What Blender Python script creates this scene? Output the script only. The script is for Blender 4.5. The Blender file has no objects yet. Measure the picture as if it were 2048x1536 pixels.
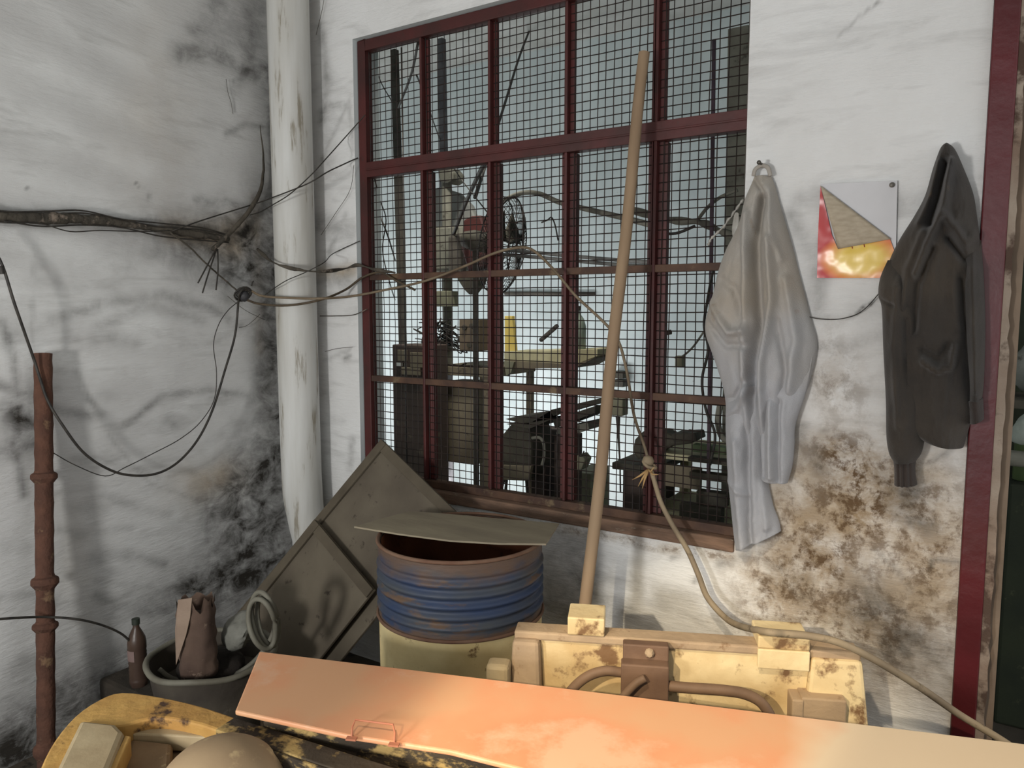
import bpy, bmesh, math, random
import numpy as np
from mathutils import Vector, Matrix
random.seed(7)
RNG = np.random.RandomState(11)
S = bpy.context.scene
COL = S.collection

# ------------------------------------------------------------------ camera
PITCH = math.atan(148 / 1500.0)
YAW = math.radians(122.4)
CAMP = np.array([2.83, -2.45, 1.6])
cd = bpy.data.cameras.new('camera')
cd.sensor_width = 36.0
cd.lens = 36.0 * 1500 / 2048
cd.clip_start = 0.02
cam = bpy.data.objects.new('camera', cd)
COL.objects.link(cam)
cam.location = CAMP.tolist()
cam.rotation_euler = (math.pi / 2 - PITCH, 0, YAW - math.pi / 2)
S.camera = cam

# ------------------------------------------------------------------ world, lights, exposure
W = bpy.data.worlds.new('world')
S.world = W
W.use_nodes = True
bg = W.node_tree.nodes['Background']
bg.inputs[0].default_value = (0.975, 0.985, 1.0, 1)
bg.inputs[1].default_value = 1.4
S.view_settings.view_transform = 'Standard'
S.view_settings.look = 'None'
S.view_settings.gamma = 1
S.view_settings.use_curve_mapping = False
S.view_settings.exposure = 0.0


def area_light(name, loc, target, sx, sy, power, color):
    l = bpy.data.lights.new(name, 'AREA')
    l.shape = 'RECTANGLE'
    l.size, l.size_y = sx, sy
    l.energy = power
    l.color = color
    o = bpy.data.objects.new(name, l)
    COL.objects.link(o)
    o.location = loc
    o.rotation_euler = (Vector(target) - Vector(loc)).to_track_quat('-Z', 'Y').to_euler()
    return o


# daylight of the doorway behind the viewer
area_light('doorway_daylight', (1.5, -3.7, 1.38), (1.2, 0, 1.3), 0.26, 0.34, 48, (1.0, 0.98, 0.95))
# unseen lamps added to brighten the far wall of the back room
area_light('back_room_fill', (-2.7, 1.2, 0.95), (0.0, 3.0, 1.0), 1.2, 1.5, 42, (0.97, 0.99, 1.0))
area_light('back_room_low_fill', (-0.25, 1.55, 0.22), (-0.5, 3.0, 1.25), 1.1, 0.25, 30, (0.97, 0.99, 1.0))
# low warm sun on the machine, plus an added spot above its cover
def spot(name, loc, target, power, size, blend, rad, color):
    l = bpy.data.lights.new(name, 'SPOT')
    l.energy = power
    l.spot_size = math.radians(size)
    l.spot_blend = blend
    l.shadow_soft_size = rad
    l.color = color
    o = bpy.data.objects.new(name, l)
    COL.objects.link(o)
    o.location = loc
    o.rotation_euler = (Vector(target) - Vector(loc)).to_track_quat('-Z', 'Y').to_euler()


spot('low_sunbeam', (2.2, -3.9, 2.2), (2.16, -0.55, 0.50), 350, 17, 0.5, 0.03, (1.0, 0.84, 0.6))
spot('cover_warm_fill', (2.3, -3.0, 3.45), (2.66, -1.12, 0.7), 305, 38, 0.55, 0.05, (1.0, 0.83, 0.62))  # added warm spot that brightens the cover from above
spot('back_room_top_fill', (0.7, 0.35, 3.35), (0.35, 1.15, 0.9), 150, 62, 0.6, 0.12, (1.0, 0.97, 0.88))  # unseen lamp added to brighten the clutter behind the window
spot('louvre_beam', (5.4, -3.6, 2.45), (0, -1.05, 2.25), 170, 40, 0.3, 0.015, (0.98, 1.0, 0.98))

# ------------------------------------------------------------------ pixel <-> world (the frame is 2048 x 1536)
_h = np.array([math.cos(YAW), math.sin(YAW), 0.0])
_R = np.array([math.sin(YAW), -math.cos(YAW), 0.0])
_F = _h * math.cos(PITCH) + np.array([0, 0, -math.sin(PITCH)])
_U = _h * math.sin(PITCH) + np.array([0, 0, math.cos(PITCH)])


def ray(u, v):
    return (u - 1024) / 1500.0 * _R - (v - 768) / 1500.0 * _U + _F


def onY(u, v, Y=0.0):
    d = ray(u, v)
    return CAMP + (Y - CAMP[1]) / d[1] * d


def onX(u, v, X=0.0):
    d = ray(u, v)
    return CAMP + (X - CAMP[0]) / d[0] * d


def onZ(u, v, Z=0.0):
    d = ray(u, v)
    return CAMP + (Z - CAMP[2]) / d[2] * d


def onP(u, v, p, n):
    d = ray(u, v)
    p = np.array(p, float); n = np.array(n, float)
    return CAMP + ((p - CAMP) @ n) / (d @ n) * d


# ------------------------------------------------------------------ object helpers
WLOC = {}


def tag(o, label=None, cat=None, group=None, kind=None):
    if label: o['label'] = label
    if cat: o['category'] = cat
    if group: o['group'] = group
    if kind: o['kind'] = kind
    return o


def empty(name, loc, label, cat, group=None):
    o = bpy.data.objects.new(name, None)
    COL.objects.link(o)
    o.empty_display_size = 0.1
    o.location = [float(c) for c in loc]
    WLOC[o.name] = np.array(loc, float)
    return tag(o, label, cat, group)


class MB:
    def __init__(self):
        self.v = []; self.f = []

    def add(self, vs, fs):
        b = len(self.v)
        self.v += [tuple(map(float, p)) for p in vs]
        self.f += [tuple(i + b for i in f) for f in fs]
        return self

    def box(self, c, size, ax=None):
        """box centred at c; ax = 3 axis vectors"""
        c = np.array(c, float)
        if ax is None: ax = np.eye(3)
        ax = [np.array(a, float) for a in ax]
        vs = []
        for i in (-.5, .5):
            for j in (-.5, .5):
                for k in (-.5, .5):
                    vs.append(c + ax[0] * size[0] * i + ax[1] * size[1] * j + ax[2] * size[2] * k)
        fs = [(0, 1, 3, 2), (4, 6, 7, 5), (0, 4, 5, 1), (2, 3, 7, 6), (0, 2, 6, 4), (1, 5, 7, 3)]
        return self.add(vs, fs)

    def span(self, a, b):
        a = np.array(a, float); b = np.array(b, float)
        return self.box((a + b) / 2, np.abs(b - a))

    def prism(self, poly, ext):
        n = len(poly)
        ext = np.array(ext, float)
        vs = [np.array(p, float) for p in poly] + [np.array(p, float) + ext for p in poly]
        fs = [tuple(range(n))[::-1], tuple(range(n, 2 * n))]
        for i in range(n):
            j = (i + 1) % n
            fs.append((i, j, j + n, i + n))
        return self.add(vs, fs)

    def tube(self, pts, r, n=8, closed=False):
        P = [np.array(p, float) for p in pts]
        m = len(P)
        rs = r if hasattr(r, '__len__') else [r] * m
        T = []
        for i in range(m):
            if closed:
                t = P[(i + 1) % m] - P[i - 1]
            else:
                t = P[min(i + 1, m - 1)] - P[max(i - 1, 0)]
            T.append(t / (np.linalg.norm(t) + 1e-12))
        a = np.array([0, 0, 1.0])
        if abs(T[0] @ a) > .9: a = np.array([1.0, 0, 0])
        N = a - T[0] * (a @ T[0]); N /= np.linalg.norm(N)
        vs = []
        for i in range(m):
            N = N - T[i] * (N @ T[i]); N /= (np.linalg.norm(N) + 1e-12)
            B = np.cross(T[i], N)
            for k in range(n):
                q = 2 * math.pi * k / n
                vs.append(P[i] + rs[i] * (math.cos(q) * N + math.sin(q) * B))
        fs = []
        for i in range(m if closed else m - 1):
            i2 = (i + 1) % m
            for k in range(n):
                k2 = (k + 1) % n
                fs.append((i * n + k, i * n + k2, i2 * n + k2, i2 * n + k))
        if not closed:
            fs.append(tuple(range(n))[::-1])
            fs.append(tuple(range((m - 1) * n, m * n)))
        return self.add(vs, fs)

    def lathe(self, prof, o, axis=(0, 0, 1), n=40, sx=1.0, wob=0.0):
        """prof: list of (radius, height along the axis)"""
        o = np.array(o, float); ax = np.array(axis, float); ax /= np.linalg.norm(ax)
        a = np.array([1.0, 0, 0]) if abs(ax[0]) < .9 else np.array([0, 1.0, 0])
        e1 = a - ax * (a @ ax); e1 /= np.linalg.norm(e1); e2 = np.cross(ax, e1)
        vs = []
        for (r, h) in prof:
            for k in range(n):
                q = 2 * math.pi * k / n
                rr = r * (1 + wob * math.sin(3 * q + h * 9) + wob * .6 * math.sin(7 * q - h * 21))
                vs.append(o + ax * h + rr * (sx * math.cos(q) * e1 + math.sin(q) * e2))
        fs = []
        for i in range(len(prof) - 1):
            for k in range(n):
                k2 = (k + 1) % n
                fs.append((i * n + k, i * n + k2, (i + 1) * n + k2, (i + 1) * n + k))
        if prof[0][0] > 1e-5: fs.append(tuple(range(n))[::-1])
        if prof[-1][0] > 1e-5: fs.append(tuple(range((len(prof) - 1) * n, len(prof) * n)))
        return self.add(vs, fs)

    def build(self, name, mat, parent=None, smooth=False, bevel=0.0, subd=0, auto=None):
        V = np.array(self.v)
        c = (V.min(0) + V.max(0)) / 2
        c[2] = V[:, 2].min()
        me = bpy.data.meshes.new(name)
        me.from_pydata([tuple(p) for p in (V - c)], [], self.f)
        me.validate()
        bm = bmesh.new(); bm.from_mesh(me)
        bmesh.ops.remove_doubles(bm, verts=bm.verts, dist=1e-6)
        bmesh.ops.recalc_face_normals(bm, faces=bm.faces)
        bm.to_mesh(me); bm.free()
        if smooth:
            for p in me.polygons: p.use_smooth = True
        me.materials.append(mat)
        o = bpy.data.objects.new(name, me)
        COL.objects.link(o)
        WLOC[o.name] = c
        if parent is not None:
            o.parent = parent
            o.location = (c - WLOC[parent.name]).tolist()
        else:
            o.location = c.tolist()
        if smooth and auto:
            me.set_sharp_from_angle(angle=math.radians(auto))
        if bevel:
            md = o.modifiers.new('bevel', 'BEVEL'); md.width = bevel; md.segments = 2
            md.limit_method = 'ANGLE'; md.angle_limit = math.radians(35)
        if subd:
            md = o.modifiers.new('subd', 'SUBSURF'); md.levels = subd; md.render_levels = subd
        return o


def smooth_path(pts, k=6, closed=False):
    P = [np.array(p, float) for p in pts]
    n = len(P)
    out = []
    rng = range(n) if closed else range(n - 1)
    for i in rng:
        if closed:
            p0, p1, p2, p3 = P[i - 1], P[i], P[(i + 1) % n], P[(i + 2) % n]
        else:
            p0 = P[i - 1] if i else 2 * P[0] - P[1]
            p1, p2 = P[i], P[i + 1]
            p3 = P[i + 2] if i + 2 < n else 2 * P[-1] - P[-2]
        for j in range(k):
            t = j / k
            out.append(.5 * ((2 * p1) + (p2 - p0) * t + (2 * p0 - 5 * p1 + 4 * p2 - p3) * t * t + (3 * p1 - p0 - 3 * p2 + p3) * t ** 3))
    if not closed: out.append(P[-1])
    return out


def jit(P, a, seed=0):
    r = np.random.RandomState(seed)
    return [np.array(p) + r.uniform(-a, a, 3) for p in P]


# ------------------------------------------------------------------ numpy noise
def vnoise(x, y, seed=0):
    r = np.random.RandomState(seed)
    tab = r.rand(256, 256)
    xi = np.floor(x).astype(int); yi = np.floor(y).astype(int)
    xf = x - xi; yf = y - yi
    xf = xf * xf * (3 - 2 * xf); yf = yf * yf * (3 - 2 * yf)
    g = lambda a, b: tab[a % 256, b % 256]
    return (g(xi, yi) * (1 - xf) + g(xi + 1, yi) * xf) * (1 - yf) + (g(xi, yi + 1) * (1 - xf) + g(xi + 1, yi + 1) * xf) * yf


def fbm(x, y, seed=0, o=4):
    s = 0; a = .5
    for i in range(o):
        s = s + a * vnoise(x * 2 ** i + 17 * i, y * 2 ** i + 5 * i, seed + i)
        a *= .5
    return s


def dist_poly(X, Y, pts):
    D = np.full(X.shape, 1e9)
    for (a, b) in zip(pts[:-1], pts[1:]):
        ax, ay = a; bx, by = b
        dx, dy = bx - ax, by - ay
        L = dx * dx + dy * dy + 1e-12
        t = np.clip(((X - ax) * dx + (Y - ay) * dy) / L, 0, 1)
        D = np.minimum(D, np.hypot(X - ax - t * dx, Y - ay - t * dy))
    return D


# ------------------------------------------------------------------ materials
def nodes(m):
    m.use_nodes = True
    nt = m.node_tree
    return nt, nt.nodes, nt.links, nt.nodes['Principled BSDF']


def srgb(c):
    return tuple(((x / 255) / 12.92 if x / 255 <= .04045 else ((x / 255 + .055) / 1.055) ** 2.4) for x in c)


def grime(name, c1, c2=None, c3=None, scale=6, rough=.7, metal=0.0, bump=.15, stretch=(1, 1, 1), spot=.62, spots=14,
          bscale=None, detail=6, spec=.4, lo=.35, hi=.65):
    """worn surface: c1 varied to c2 by a noise, spots of c3 (all sRGB 0-255)"""
    m = bpy.data.materials.new(name)
    nt, N, L, B = nodes(m)
    tc = N.new('ShaderNodeTexCoord')
    mp = N.new('ShaderNodeMapping'); mp.inputs['Scale'].default_value = stretch
    L.new(tc.outputs['Object'], mp.inputs['Vector'])
    n1 = N.new('ShaderNodeTexNoise'); n1.inputs['Scale'].default_value = scale; n1.inputs['Detail'].default_value = detail
    L.new(mp.outputs[0], n1.inputs['Vector'])
    r1 = N.new('ShaderNodeMapRange'); r1.inputs[1].default_value = lo; r1.inputs[2].default_value = hi
    L.new(n1.outputs[0], r1.inputs[0])
    mix = N.new('ShaderNodeMix'); mix.data_type = 'RGBA'
    mix.inputs[6].default_value = (*srgb(c1), 1); mix.inputs[7].default_value = (*srgb(c2 or c1), 1)
    L.new(r1.outputs[0], mix.inputs[0])
    out = mix.outputs[2]
    if c3:
        n2 = N.new('ShaderNodeTexNoise'); n2.inputs['Scale'].default_value = spots; n2.inputs['Detail'].default_value = 8
        n2.inputs['Roughness'].default_value = .65
        L.new(mp.outputs[0], n2.inputs['Vector'])
        r2 = N.new('ShaderNodeMapRange'); r2.inputs[1].default_value = spot - .03; r2.inputs[2].default_value = spot + .05
        L.new(n2.outputs[0], r2.inputs[0])
        mx = N.new('ShaderNodeMix'); mx.data_type = 'RGBA'
        L.new(out, mx.inputs[6]); mx.inputs[7].default_value = (*srgb(c3), 1)
        L.new(r2.outputs[0], mx.inputs[0])
        out = mx.outputs[2]
    L.new(out, B.inputs['Base Color'])
    B.inputs['Roughness'].default_value = rough
    B.inputs['Metallic'].default_value = metal
    B.inputs['Specular IOR Level'].default_value = spec
    if bump:
        n3 = N.new('ShaderNodeTexNoise'); n3.inputs['Scale'].default_value = bscale or scale * 5; n3.inputs['Detail'].default_value = 8
        L.new(mp.outputs[0], n3.inputs['Vector'])
        bp = N.new('ShaderNodeBump'); bp.inputs['Strength'].default_value = bump; bp.inputs['Distance'].default_value = .01
        L.new(n3.outputs[0], bp.inputs['Height'])
        L.new(bp.outputs[0], B.inputs['Normal'])
    return m


def plaster(name, base=(212, 213, 211), base2=(196, 196, 194), scale_vec=(1, 1, 1)):
    """white plaster; the mesh attribute 'dirt' (soot, mud, tan) says where stains and painted shadows lie, noise breaks them up"""
    m = bpy.data.materials.new(name)
    nt, N, L, B = nodes(m)
    geo = N.new('ShaderNodeNewGeometry')
    mp = N.new('ShaderNodeMapping'); mp.inputs['Scale'].default_value = scale_vec
    L.new(geo.outputs['Position'], mp.inputs['Vector'])

    def noise(scale, detail=8, rough=.6, src=mp.outputs[0], dist=0.0):
        n = N.new('ShaderNodeTexNoise'); n.inputs['Scale'].default_value = scale; n.inputs['Detail'].default_value = detail
        n.inputs['Roughness'].default_value = rough; n.inputs['Distortion'].default_value = dist
        L.new(src, n.inputs['Vector'])
        return n.outputs[0]

    def mrange(x, a, b, c=0.0, d=1.0):
        r = N.new('ShaderNodeMapRange'); r.inputs[1].default_value = a; r.inputs[2].default_value = b
        r.inputs[3].default_value = c; r.inputs[4].default_value = d
        L.new(x, r.inputs[0]); return r.outputs[0]

    def mul(a, b):
        n = N.new('ShaderNodeMath'); n.operation = 'MULTIPLY'; n.use_clamp = True
        L.new(a, n.inputs[0]); L.new(b, n.inputs[1]); return n.outputs[0]

    def mix(f, a, col):
        n = N.new('ShaderNodeMix'); n.data_type = 'RGBA'
        L.new(f, n.inputs[0])
        if isinstance(a, tuple): n.inputs[6].default_value = (*srgb(a), 1)
        else: L.new(a, n.inputs[6])
        n.inputs[7].default_value = (*srgb(col), 1)
        return n.outputs[2]

    at = N.new('ShaderNodeAttribute'); at.attribute_name = 'dirt_shade'
    sp = N.new('ShaderNodeSeparateColor'); L.new(at.outputs['Color'], sp.inputs[0])
    c = mix(mrange(noise(1.6, 6), .35, .65), base, base2)
    # faint smears over everything
    st = N.new('ShaderNodeMapping'); st.inputs['Scale'].default_value = (2.0, 2.0, 9.0); st.inputs['Rotation'].default_value = (.25, .15, 0)
    L.new(geo.outputs['Position'], st.inputs['Vector'])
    smear = mrange(noise(1.6, 7, .6, st.outputs[0], .6), .52, .74, 0, .30)
    c = mix(smear, c, (116, 114, 110))
    fine = mrange(noise(24, 8, .75), .66, .76, 0, .35)
    c = mix(fine, c, (112, 106, 96))
    # tan (alpha blue), mud, soot
    c = mix(mul(sp.outputs[2], mrange(noise(5, 8, .6), .3, .6, .25, 1.1)), c, (172, 150, 116))
    c = mix(mul(sp.outputs[1], mrange(noise(11, 12, .72, dist=.3), .36, .56, 0, 1.0)), c, (142, 122, 94))
    c = mix(mul(sp.outputs[1], mrange(noise(15, 12, .75, dist=.2), .48, .58, 0, 1.2)), c, (96, 76, 54))
    c = mix(mul(sp.outputs[2], mrange(noise(38, 10, .8), .60, .68, 0, 1.0)), c, (110, 92, 66))
    s2 = N.new('ShaderNodeMapping'); s2.inputs['Scale'].default_value = (1.6, 1.6, 2.1); s2.inputs['Rotation'].default_value = (.3, .2, 0)
    L.new(geo.outputs['Position'], s2.inputs['Vector'])
    c = mix(mul(sp.outputs[0], mrange(noise(5.5, 12, .68, s2.outputs[0], .4), .28, .64, .15, 1.15)), c, (54, 51, 46))
    L.new(c, B.inputs['Base Color'])
    B.inputs['Roughness'].default_value = .85
    B.inputs['Specular IOR Level'].default_value = .2
    bp = N.new('ShaderNodeBump'); bp.inputs['Strength'].default_value = .5; bp.inputs['Distance'].default_value = .014
    L.new(noise(8, 12, .66, st.outputs[0]), bp.inputs['Height'])
    L.new(bp.outputs[0], B.inputs['Normal'])
    return m


M = {}
M['plaster'] = plaster('plaster')
M['plaster_pale'] = plaster('plaster_pale', (226, 227, 226), (213, 213, 211))
M['far_plaster'] = grime('far_plaster', (208, 216, 216), (188, 198, 198), (150, 150, 140), 1.5, .9, bump=.1, spot=.72)
M['floor'] = grime('floor', (84, 76, 66), (60, 54, 46), (40, 36, 30), 4, .85, bump=.3)
M['ceiling'] = grime('ceiling', (190, 190, 186), (170, 170, 165), None, 3, .9)
M['red'] = grime('red_paint', (78, 33, 31), (60, 30, 27), (56, 42, 36), 8, .5, bump=.1, spot=.66, spots=20)
M['red_gloss'] = grime('red_gloss', (88, 31, 35), (74, 28, 30), (72, 38, 34), 5, .3, bump=.25, bscale=18, spot=.7)
M['brown_rail'] = grime('brown_rail', (86, 62, 46), (60, 42, 34), (104, 88, 66), 12, .7, bump=.2)
M['wire'] = grime('wire', (34, 30, 30), (56, 44, 38), None, 20, .6, metal=.3, bump=0)
M['sill'] = grime('sill', (126, 100, 82), (92, 74, 62), (150, 140, 124), 7, .9, bump=.4, stretch=(1, 2, 4), spot=.66)
M['rust'] = grime('rust', (92, 62, 48), (70, 46, 36), (112, 88, 66), 14, .9, bump=.6, bscale=60, spot=.62)
M['pipe_white'] = grime('pipe_white', (204, 205, 202), (176, 174, 166), (140, 134, 120), 3.5, .75, bump=.15, stretch=(3, 3, .35), spot=.60, spots=7)
M['cable_dark'] = grime('cable_dark', (36, 34, 31), (60, 56, 50), None, 30, .6, bump=.1)
M['cable_tan'] = grime('cable_tan', (124, 110, 90), (98, 84, 66), None, 14, .75, bump=.1)
M['hose'] = grime('hose', (150, 134, 108), (120, 106, 86), (96, 84, 66), 9, .7, bump=.15)
M['dust'] = grime('dusty_bundle', (84, 78, 68), (58, 54, 47), (128, 116, 104), 12, .95, bump=1.0, bscale=40)
M['wood_stick'] = grime('stick', (146, 124, 98), (122, 100, 78), (96, 78, 60), 6, .75, bump=.2, stretch=(1, 1, .25), spot=.68)
M['slab'] = grime('slab', (104, 96, 82), (84, 76, 65), (62, 54, 46), 4, .9, bump=.25, spot=.64, spots=22)
M['slab_rim'] = grime('slab_rim', (92, 84, 70), (76, 68, 56), None, 6, .9, bump=.2)
M['drum_rust'] = grime('drum_inside', (112, 62, 30), (84, 44, 22), (60, 34, 20), 6, .85, bump=.3)
M['drum_rim'] = grime('drum_rim', (116, 92, 74), (96, 66, 50), None, 9, .8, bump=.3)
M['drum_cream'] = grime('drum_cream', (230, 212, 160), (206, 184, 130), (104, 72, 44), 6, .75, bump=.2, spot=.64)
M['plywood'] = grime('lid_board', (148, 138, 116), (128, 118, 100), None, 3, .8, bump=.08, stretch=(1, 4, 1))
M['cream'] = grime('cream_paint', (228, 208, 162), (196, 168, 120), (122, 92, 62), 5, .6, bump=.3, spot=.57, spots=9, bscale=30)
M['cream_dusty_shade'] = grime('cream_dusty_shade', (176, 152, 122), (156, 134, 108), (132, 104, 76), 9, .85, bump=.3, bscale=40)
M['brown_metal'] = grime('brown_metal', (118, 92, 72), (98, 74, 58), None, 9, .7, bump=.15)
M['hose_brown'] = grime('hose_brown', (128, 102, 80), (104, 82, 64), None, 9, .65, bump=.1)
M['ochre'] = grime('ochre', (206, 164, 92), (182, 138, 74), (74, 52, 38), 8, .7, bump=.4, spot=.61, spots=12)
M['hub'] = grime('hub_paint', (176, 152, 118), (150, 124, 94), (206, 180, 136), 3.5, .7, bump=.15, spot=.58, spots=7)
M['pale_metal'] = grime('pale_metal', (190, 172, 136), (162, 140, 106), (120, 92, 60), 6, .65, bump=.15, spot=.66)
M['dusty_brown'] = grime('dusty_brown', (150, 124, 92), (118, 94, 68), (190, 168, 124), 7, .8, bump=.25, spot=.64)
M['black_channel'] = grime('channel', (70, 60, 46), (48, 40, 32), (176, 148, 92), 8, .8, bump=.4, stretch=(1, 1, 2), spot=.56, spots=11)
M['dark_metal'] = grime('dark_metal', (76, 72, 60), (56, 52, 44), (100, 94, 78), 8, .75, bump=.3, spot=.66)
M['grey_metal'] = grime('grey_metal', (126, 124, 112), (98, 96, 86), (72, 68, 60), 7, .8, bump=.2)
M['dull_pole'] = grime('dull_pole', (88, 82, 74), (64, 60, 54), None, 9, .8, bump=.2)
M['grey_pole'] = grime('grey_pole', (110, 108, 110), (84, 82, 84), None, 9, .7, bump=.2)
M['purple_dark'] = grime('cabinet_dark', (84, 70, 64), (66, 56, 50), (96, 86, 72), 3, .8, bump=.1)
M['cabinet'] = grime('cabinet', (128, 118, 98), (104, 94, 78), (70, 62, 52), 4, .85, bump=.1)
M['cage'] = grime('fan_cage', (36, 34, 32), (50, 46, 42), None, 9, .5, metal=.4, bump=0)
M['maroon'] = grime('maroon', (74, 32, 28), (54, 26, 24), None, 6, .6, bump=.1)
M['greyplastic'] = grime('pale_grey', (142, 142, 138), (122, 122, 118), None, 4, .6, bump=0)
M['pale_wood'] = grime('pale_wood', (190, 184, 150), (160, 152, 120), None, 6, .8, bump=.1)
M['yellow'] = grime('yellow', (224, 194, 88), (214, 196, 128), (170, 164, 140), 6, .6, bump=0)
M['khaki_box'] = grime('khaki_box', (140, 138, 116), (120, 118, 98), None, 5, .8, bump=.05)
M['green_metal'] = grime('green_metal', (96, 112, 78), (74, 86, 60), None, 5, .7, bump=.1)
M['dark_green'] = grime('dark_green', (44, 50, 32), (32, 38, 26), (70, 72, 50), 4, .8, bump=.2)
M['rag'] = grime('rag', (134, 134, 126), (104, 104, 96), (70, 68, 60), 6, .9, bump=.5)
M['bag'] = grime('paper_sack', (96, 78, 66), (70, 54, 46), (136, 118, 102), 6, .9, bump=.4)
M['dark_rag'] = grime('dark_rag', (44, 38, 32), (30, 26, 23), (64, 56, 48), 8, .95, bump=.8)
M['basin'] = grime('basin', (76, 70, 60), (54, 48, 42), (100, 94, 84), 6, .8, bump=.3)
M['basin_rim'] = grime('basin_rim', (112, 110, 98), (92, 88, 76), None, 8, .7, bump=.2)
M['bottle'] = grime('bottle_brown', (78, 62, 52), (62, 48, 42), None, 8, .35, bump=.1)
M['bottle_cap'] = grime('cap_green', (46, 54, 44), (38, 44, 38), None, 8, .6, bump=0)
M['bottle_label'] = grime('bottle_label', (132, 112, 106), (112, 92, 88), None, 8, .8, bump=0)
M['nail'] = grime('nail', (120, 116, 110), (90, 86, 80), None, 20, .5, metal=.6, bump=0)
M['orange_handle'] = grime('orange_handle', (190, 120, 88), (160, 104, 80), None, 8, .6, bump=.1)
M['rope_fray'] = grime('rope_fray', (188, 154, 104), (160, 130, 90), None, 14, .9, bump=.3)
M['tape'] = grime('tape', (170, 168, 160), (120, 118, 112), None, 12, .3, bump=.2)


def drum_paint():
    m = grime('drum_blue', (42, 58, 88), (66, 70, 74), (96, 76, 60), 5, .6, bump=.25, stretch=(.8, .8, 3), spot=.60, spots=6)
    nt = m.node_tree; N = nt.nodes; L = nt.links; B = N['Principled BSDF']
    old = B.inputs['Base Color'].links[0].from_socket
    tc = N.new('ShaderNodeTexCoord'); sx = N.new('ShaderNodeSeparateXYZ'); L.new(tc.outputs['Object'], sx.inputs[0])
    nz = N.new('ShaderNodeTexNoise'); nz.inputs['Scale'].default_value = 7; nz.inputs['Detail'].default_value = 8
    ad = N.new('ShaderNodeMath'); ad.operation = 'MULTIPLY_ADD'
    L.new(nz.outputs[0], ad.inputs[0]); ad.inputs[1].default_value = .14; L.new(sx.outputs[2], ad.inputs[2])
    # rust that has eaten the paint under the rim and just above the lower seam
    r = N.new('ShaderNodeMapRange'); r.inputs[1].default_value = .235; r.inputs[2].default_value = .30
    L.new(ad.outputs[0], r.inputs[0])
    r2 = N.new('ShaderNodeMapRange'); r2.inputs[1].default_value = .105; r2.inputs[2].default_value = .075
    L.new(ad.outputs[0], r2.inputs[0])
    mx = N.new('ShaderNodeMath'); mx.operation = 'MAXIMUM'; L.new(r.outputs[0], mx.inputs[0]); L.new(r2.outputs[0], mx.inputs[1])
    mi = N.new('ShaderNodeMix'); mi.data_type = 'RGBA'
    L.new(mx.outputs[0], mi.inputs[0]); L.new(old, mi.inputs[6]); mi.inputs[7].default_value = (*srgb((92, 74, 62)), 1)
    L.new(mi.outputs[2], B.inputs['Base Color'])
    return m


M['drum_blue'] = drum_paint()


def board_paint():
    m = grime('board_orange', (218, 166, 124), (228, 146, 104), (224, 178, 142), 2.2, .5, bump=.05, spot=.54, spots=2.4, lo=.40, hi=.62)
    nt = m.node_tree; N = nt.nodes; L = nt.links; B = N['Principled BSDF']
    old = B.inputs['Base Color'].links[0].from_socket
    tc = N.new('ShaderNodeTexCoord'); sx = N.new('ShaderNodeSeparateXYZ'); L.new(tc.outputs['Object'], sx.inputs[0])
    nz = N.new('ShaderNodeTexNoise'); nz.inputs['Scale'].default_value = 3; nz.inputs['Detail'].default_value = 4
    L.new(tc.outputs['Object'], nz.inputs['Vector'])
    ad = N.new('ShaderNodeMath'); ad.operation = 'MULTIPLY_ADD'
    L.new(nz.outputs[0], ad.inputs[0]); ad.inputs[1].default_value = .25; L.new(sx.outputs[0], ad.inputs[2])
    r = N.new('ShaderNodeMapRange'); r.inputs[1].default_value = .50; r.inputs[2].default_value = .60
    L.new(ad.outputs[0], r.inputs[0])
    mi = N.new('ShaderNodeMix'); mi.data_type = 'RGBA'
    L.new(r.outputs[0], mi.inputs[0]); L.new(old, mi.inputs[6]); mi.inputs[7].default_value = (*srgb((226, 204, 172)), 1)
    L.new(mi.outputs[2], B.inputs['Base Color'])
    return m


M['board'] = board_paint()


def cloth(name, c1, c2, c3, rough=.9, scale=3):
    m = grime(name, c1, c2, c3, scale, rough, bump=.25, bscale=300, spot=.64, spots=5, spec=.15)
    m.node_tree.nodes['Principled BSDF'].inputs['Sheen Weight'].default_value = .15
    return m


M['overall'] = cloth('grey_overall', (158, 150, 138), (160, 158, 154), (138, 120, 98))
def two_tone():
    m = M['overall']; nt = m.node_tree; N = nt.nodes; L = nt.links; B = N['Principled BSDF']
    old = B.inputs['Base Color'].links[0].from_socket
    g = N.new('ShaderNodeNewGeometry'); sx = N.new('ShaderNodeSeparateXYZ'); L.new(g.outputs['Position'], sx.inputs[0])
    nz = N.new('ShaderNodeTexNoise'); nz.inputs['Scale'].default_value = 6; L.new(g.outputs['Position'], nz.inputs['Vector'])
    ad = N.new('ShaderNodeMath'); ad.operation = 'MULTIPLY_ADD'; L.new(nz.outputs[0], ad.inputs[0]); ad.inputs[1].default_value = .5; L.new(sx.outputs[2], ad.inputs[2])
    r = N.new('ShaderNodeMapRange'); r.inputs[1].default_value = 1.95; r.inputs[2].default_value = 1.55; L.new(ad.outputs[0], r.inputs[0])
    mi = N.new('ShaderNodeMix'); mi.data_type = 'RGBA'; L.new(r.outputs[0], mi.inputs[0]); L.new(old, mi.inputs[6]); mi.inputs[7].default_value = (*srgb((162, 163, 166)), 1)
    L.new(mi.outputs[2], B.inputs['Base Color'])
two_tone()
M['hoodie'] = cloth('dark_hoodie', (66, 60, 53), (40, 39, 39), (98, 82, 64))
M['hoodie_rib'] = cloth('dark_rib', (58, 50, 46), (48, 44, 42), None)


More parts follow.
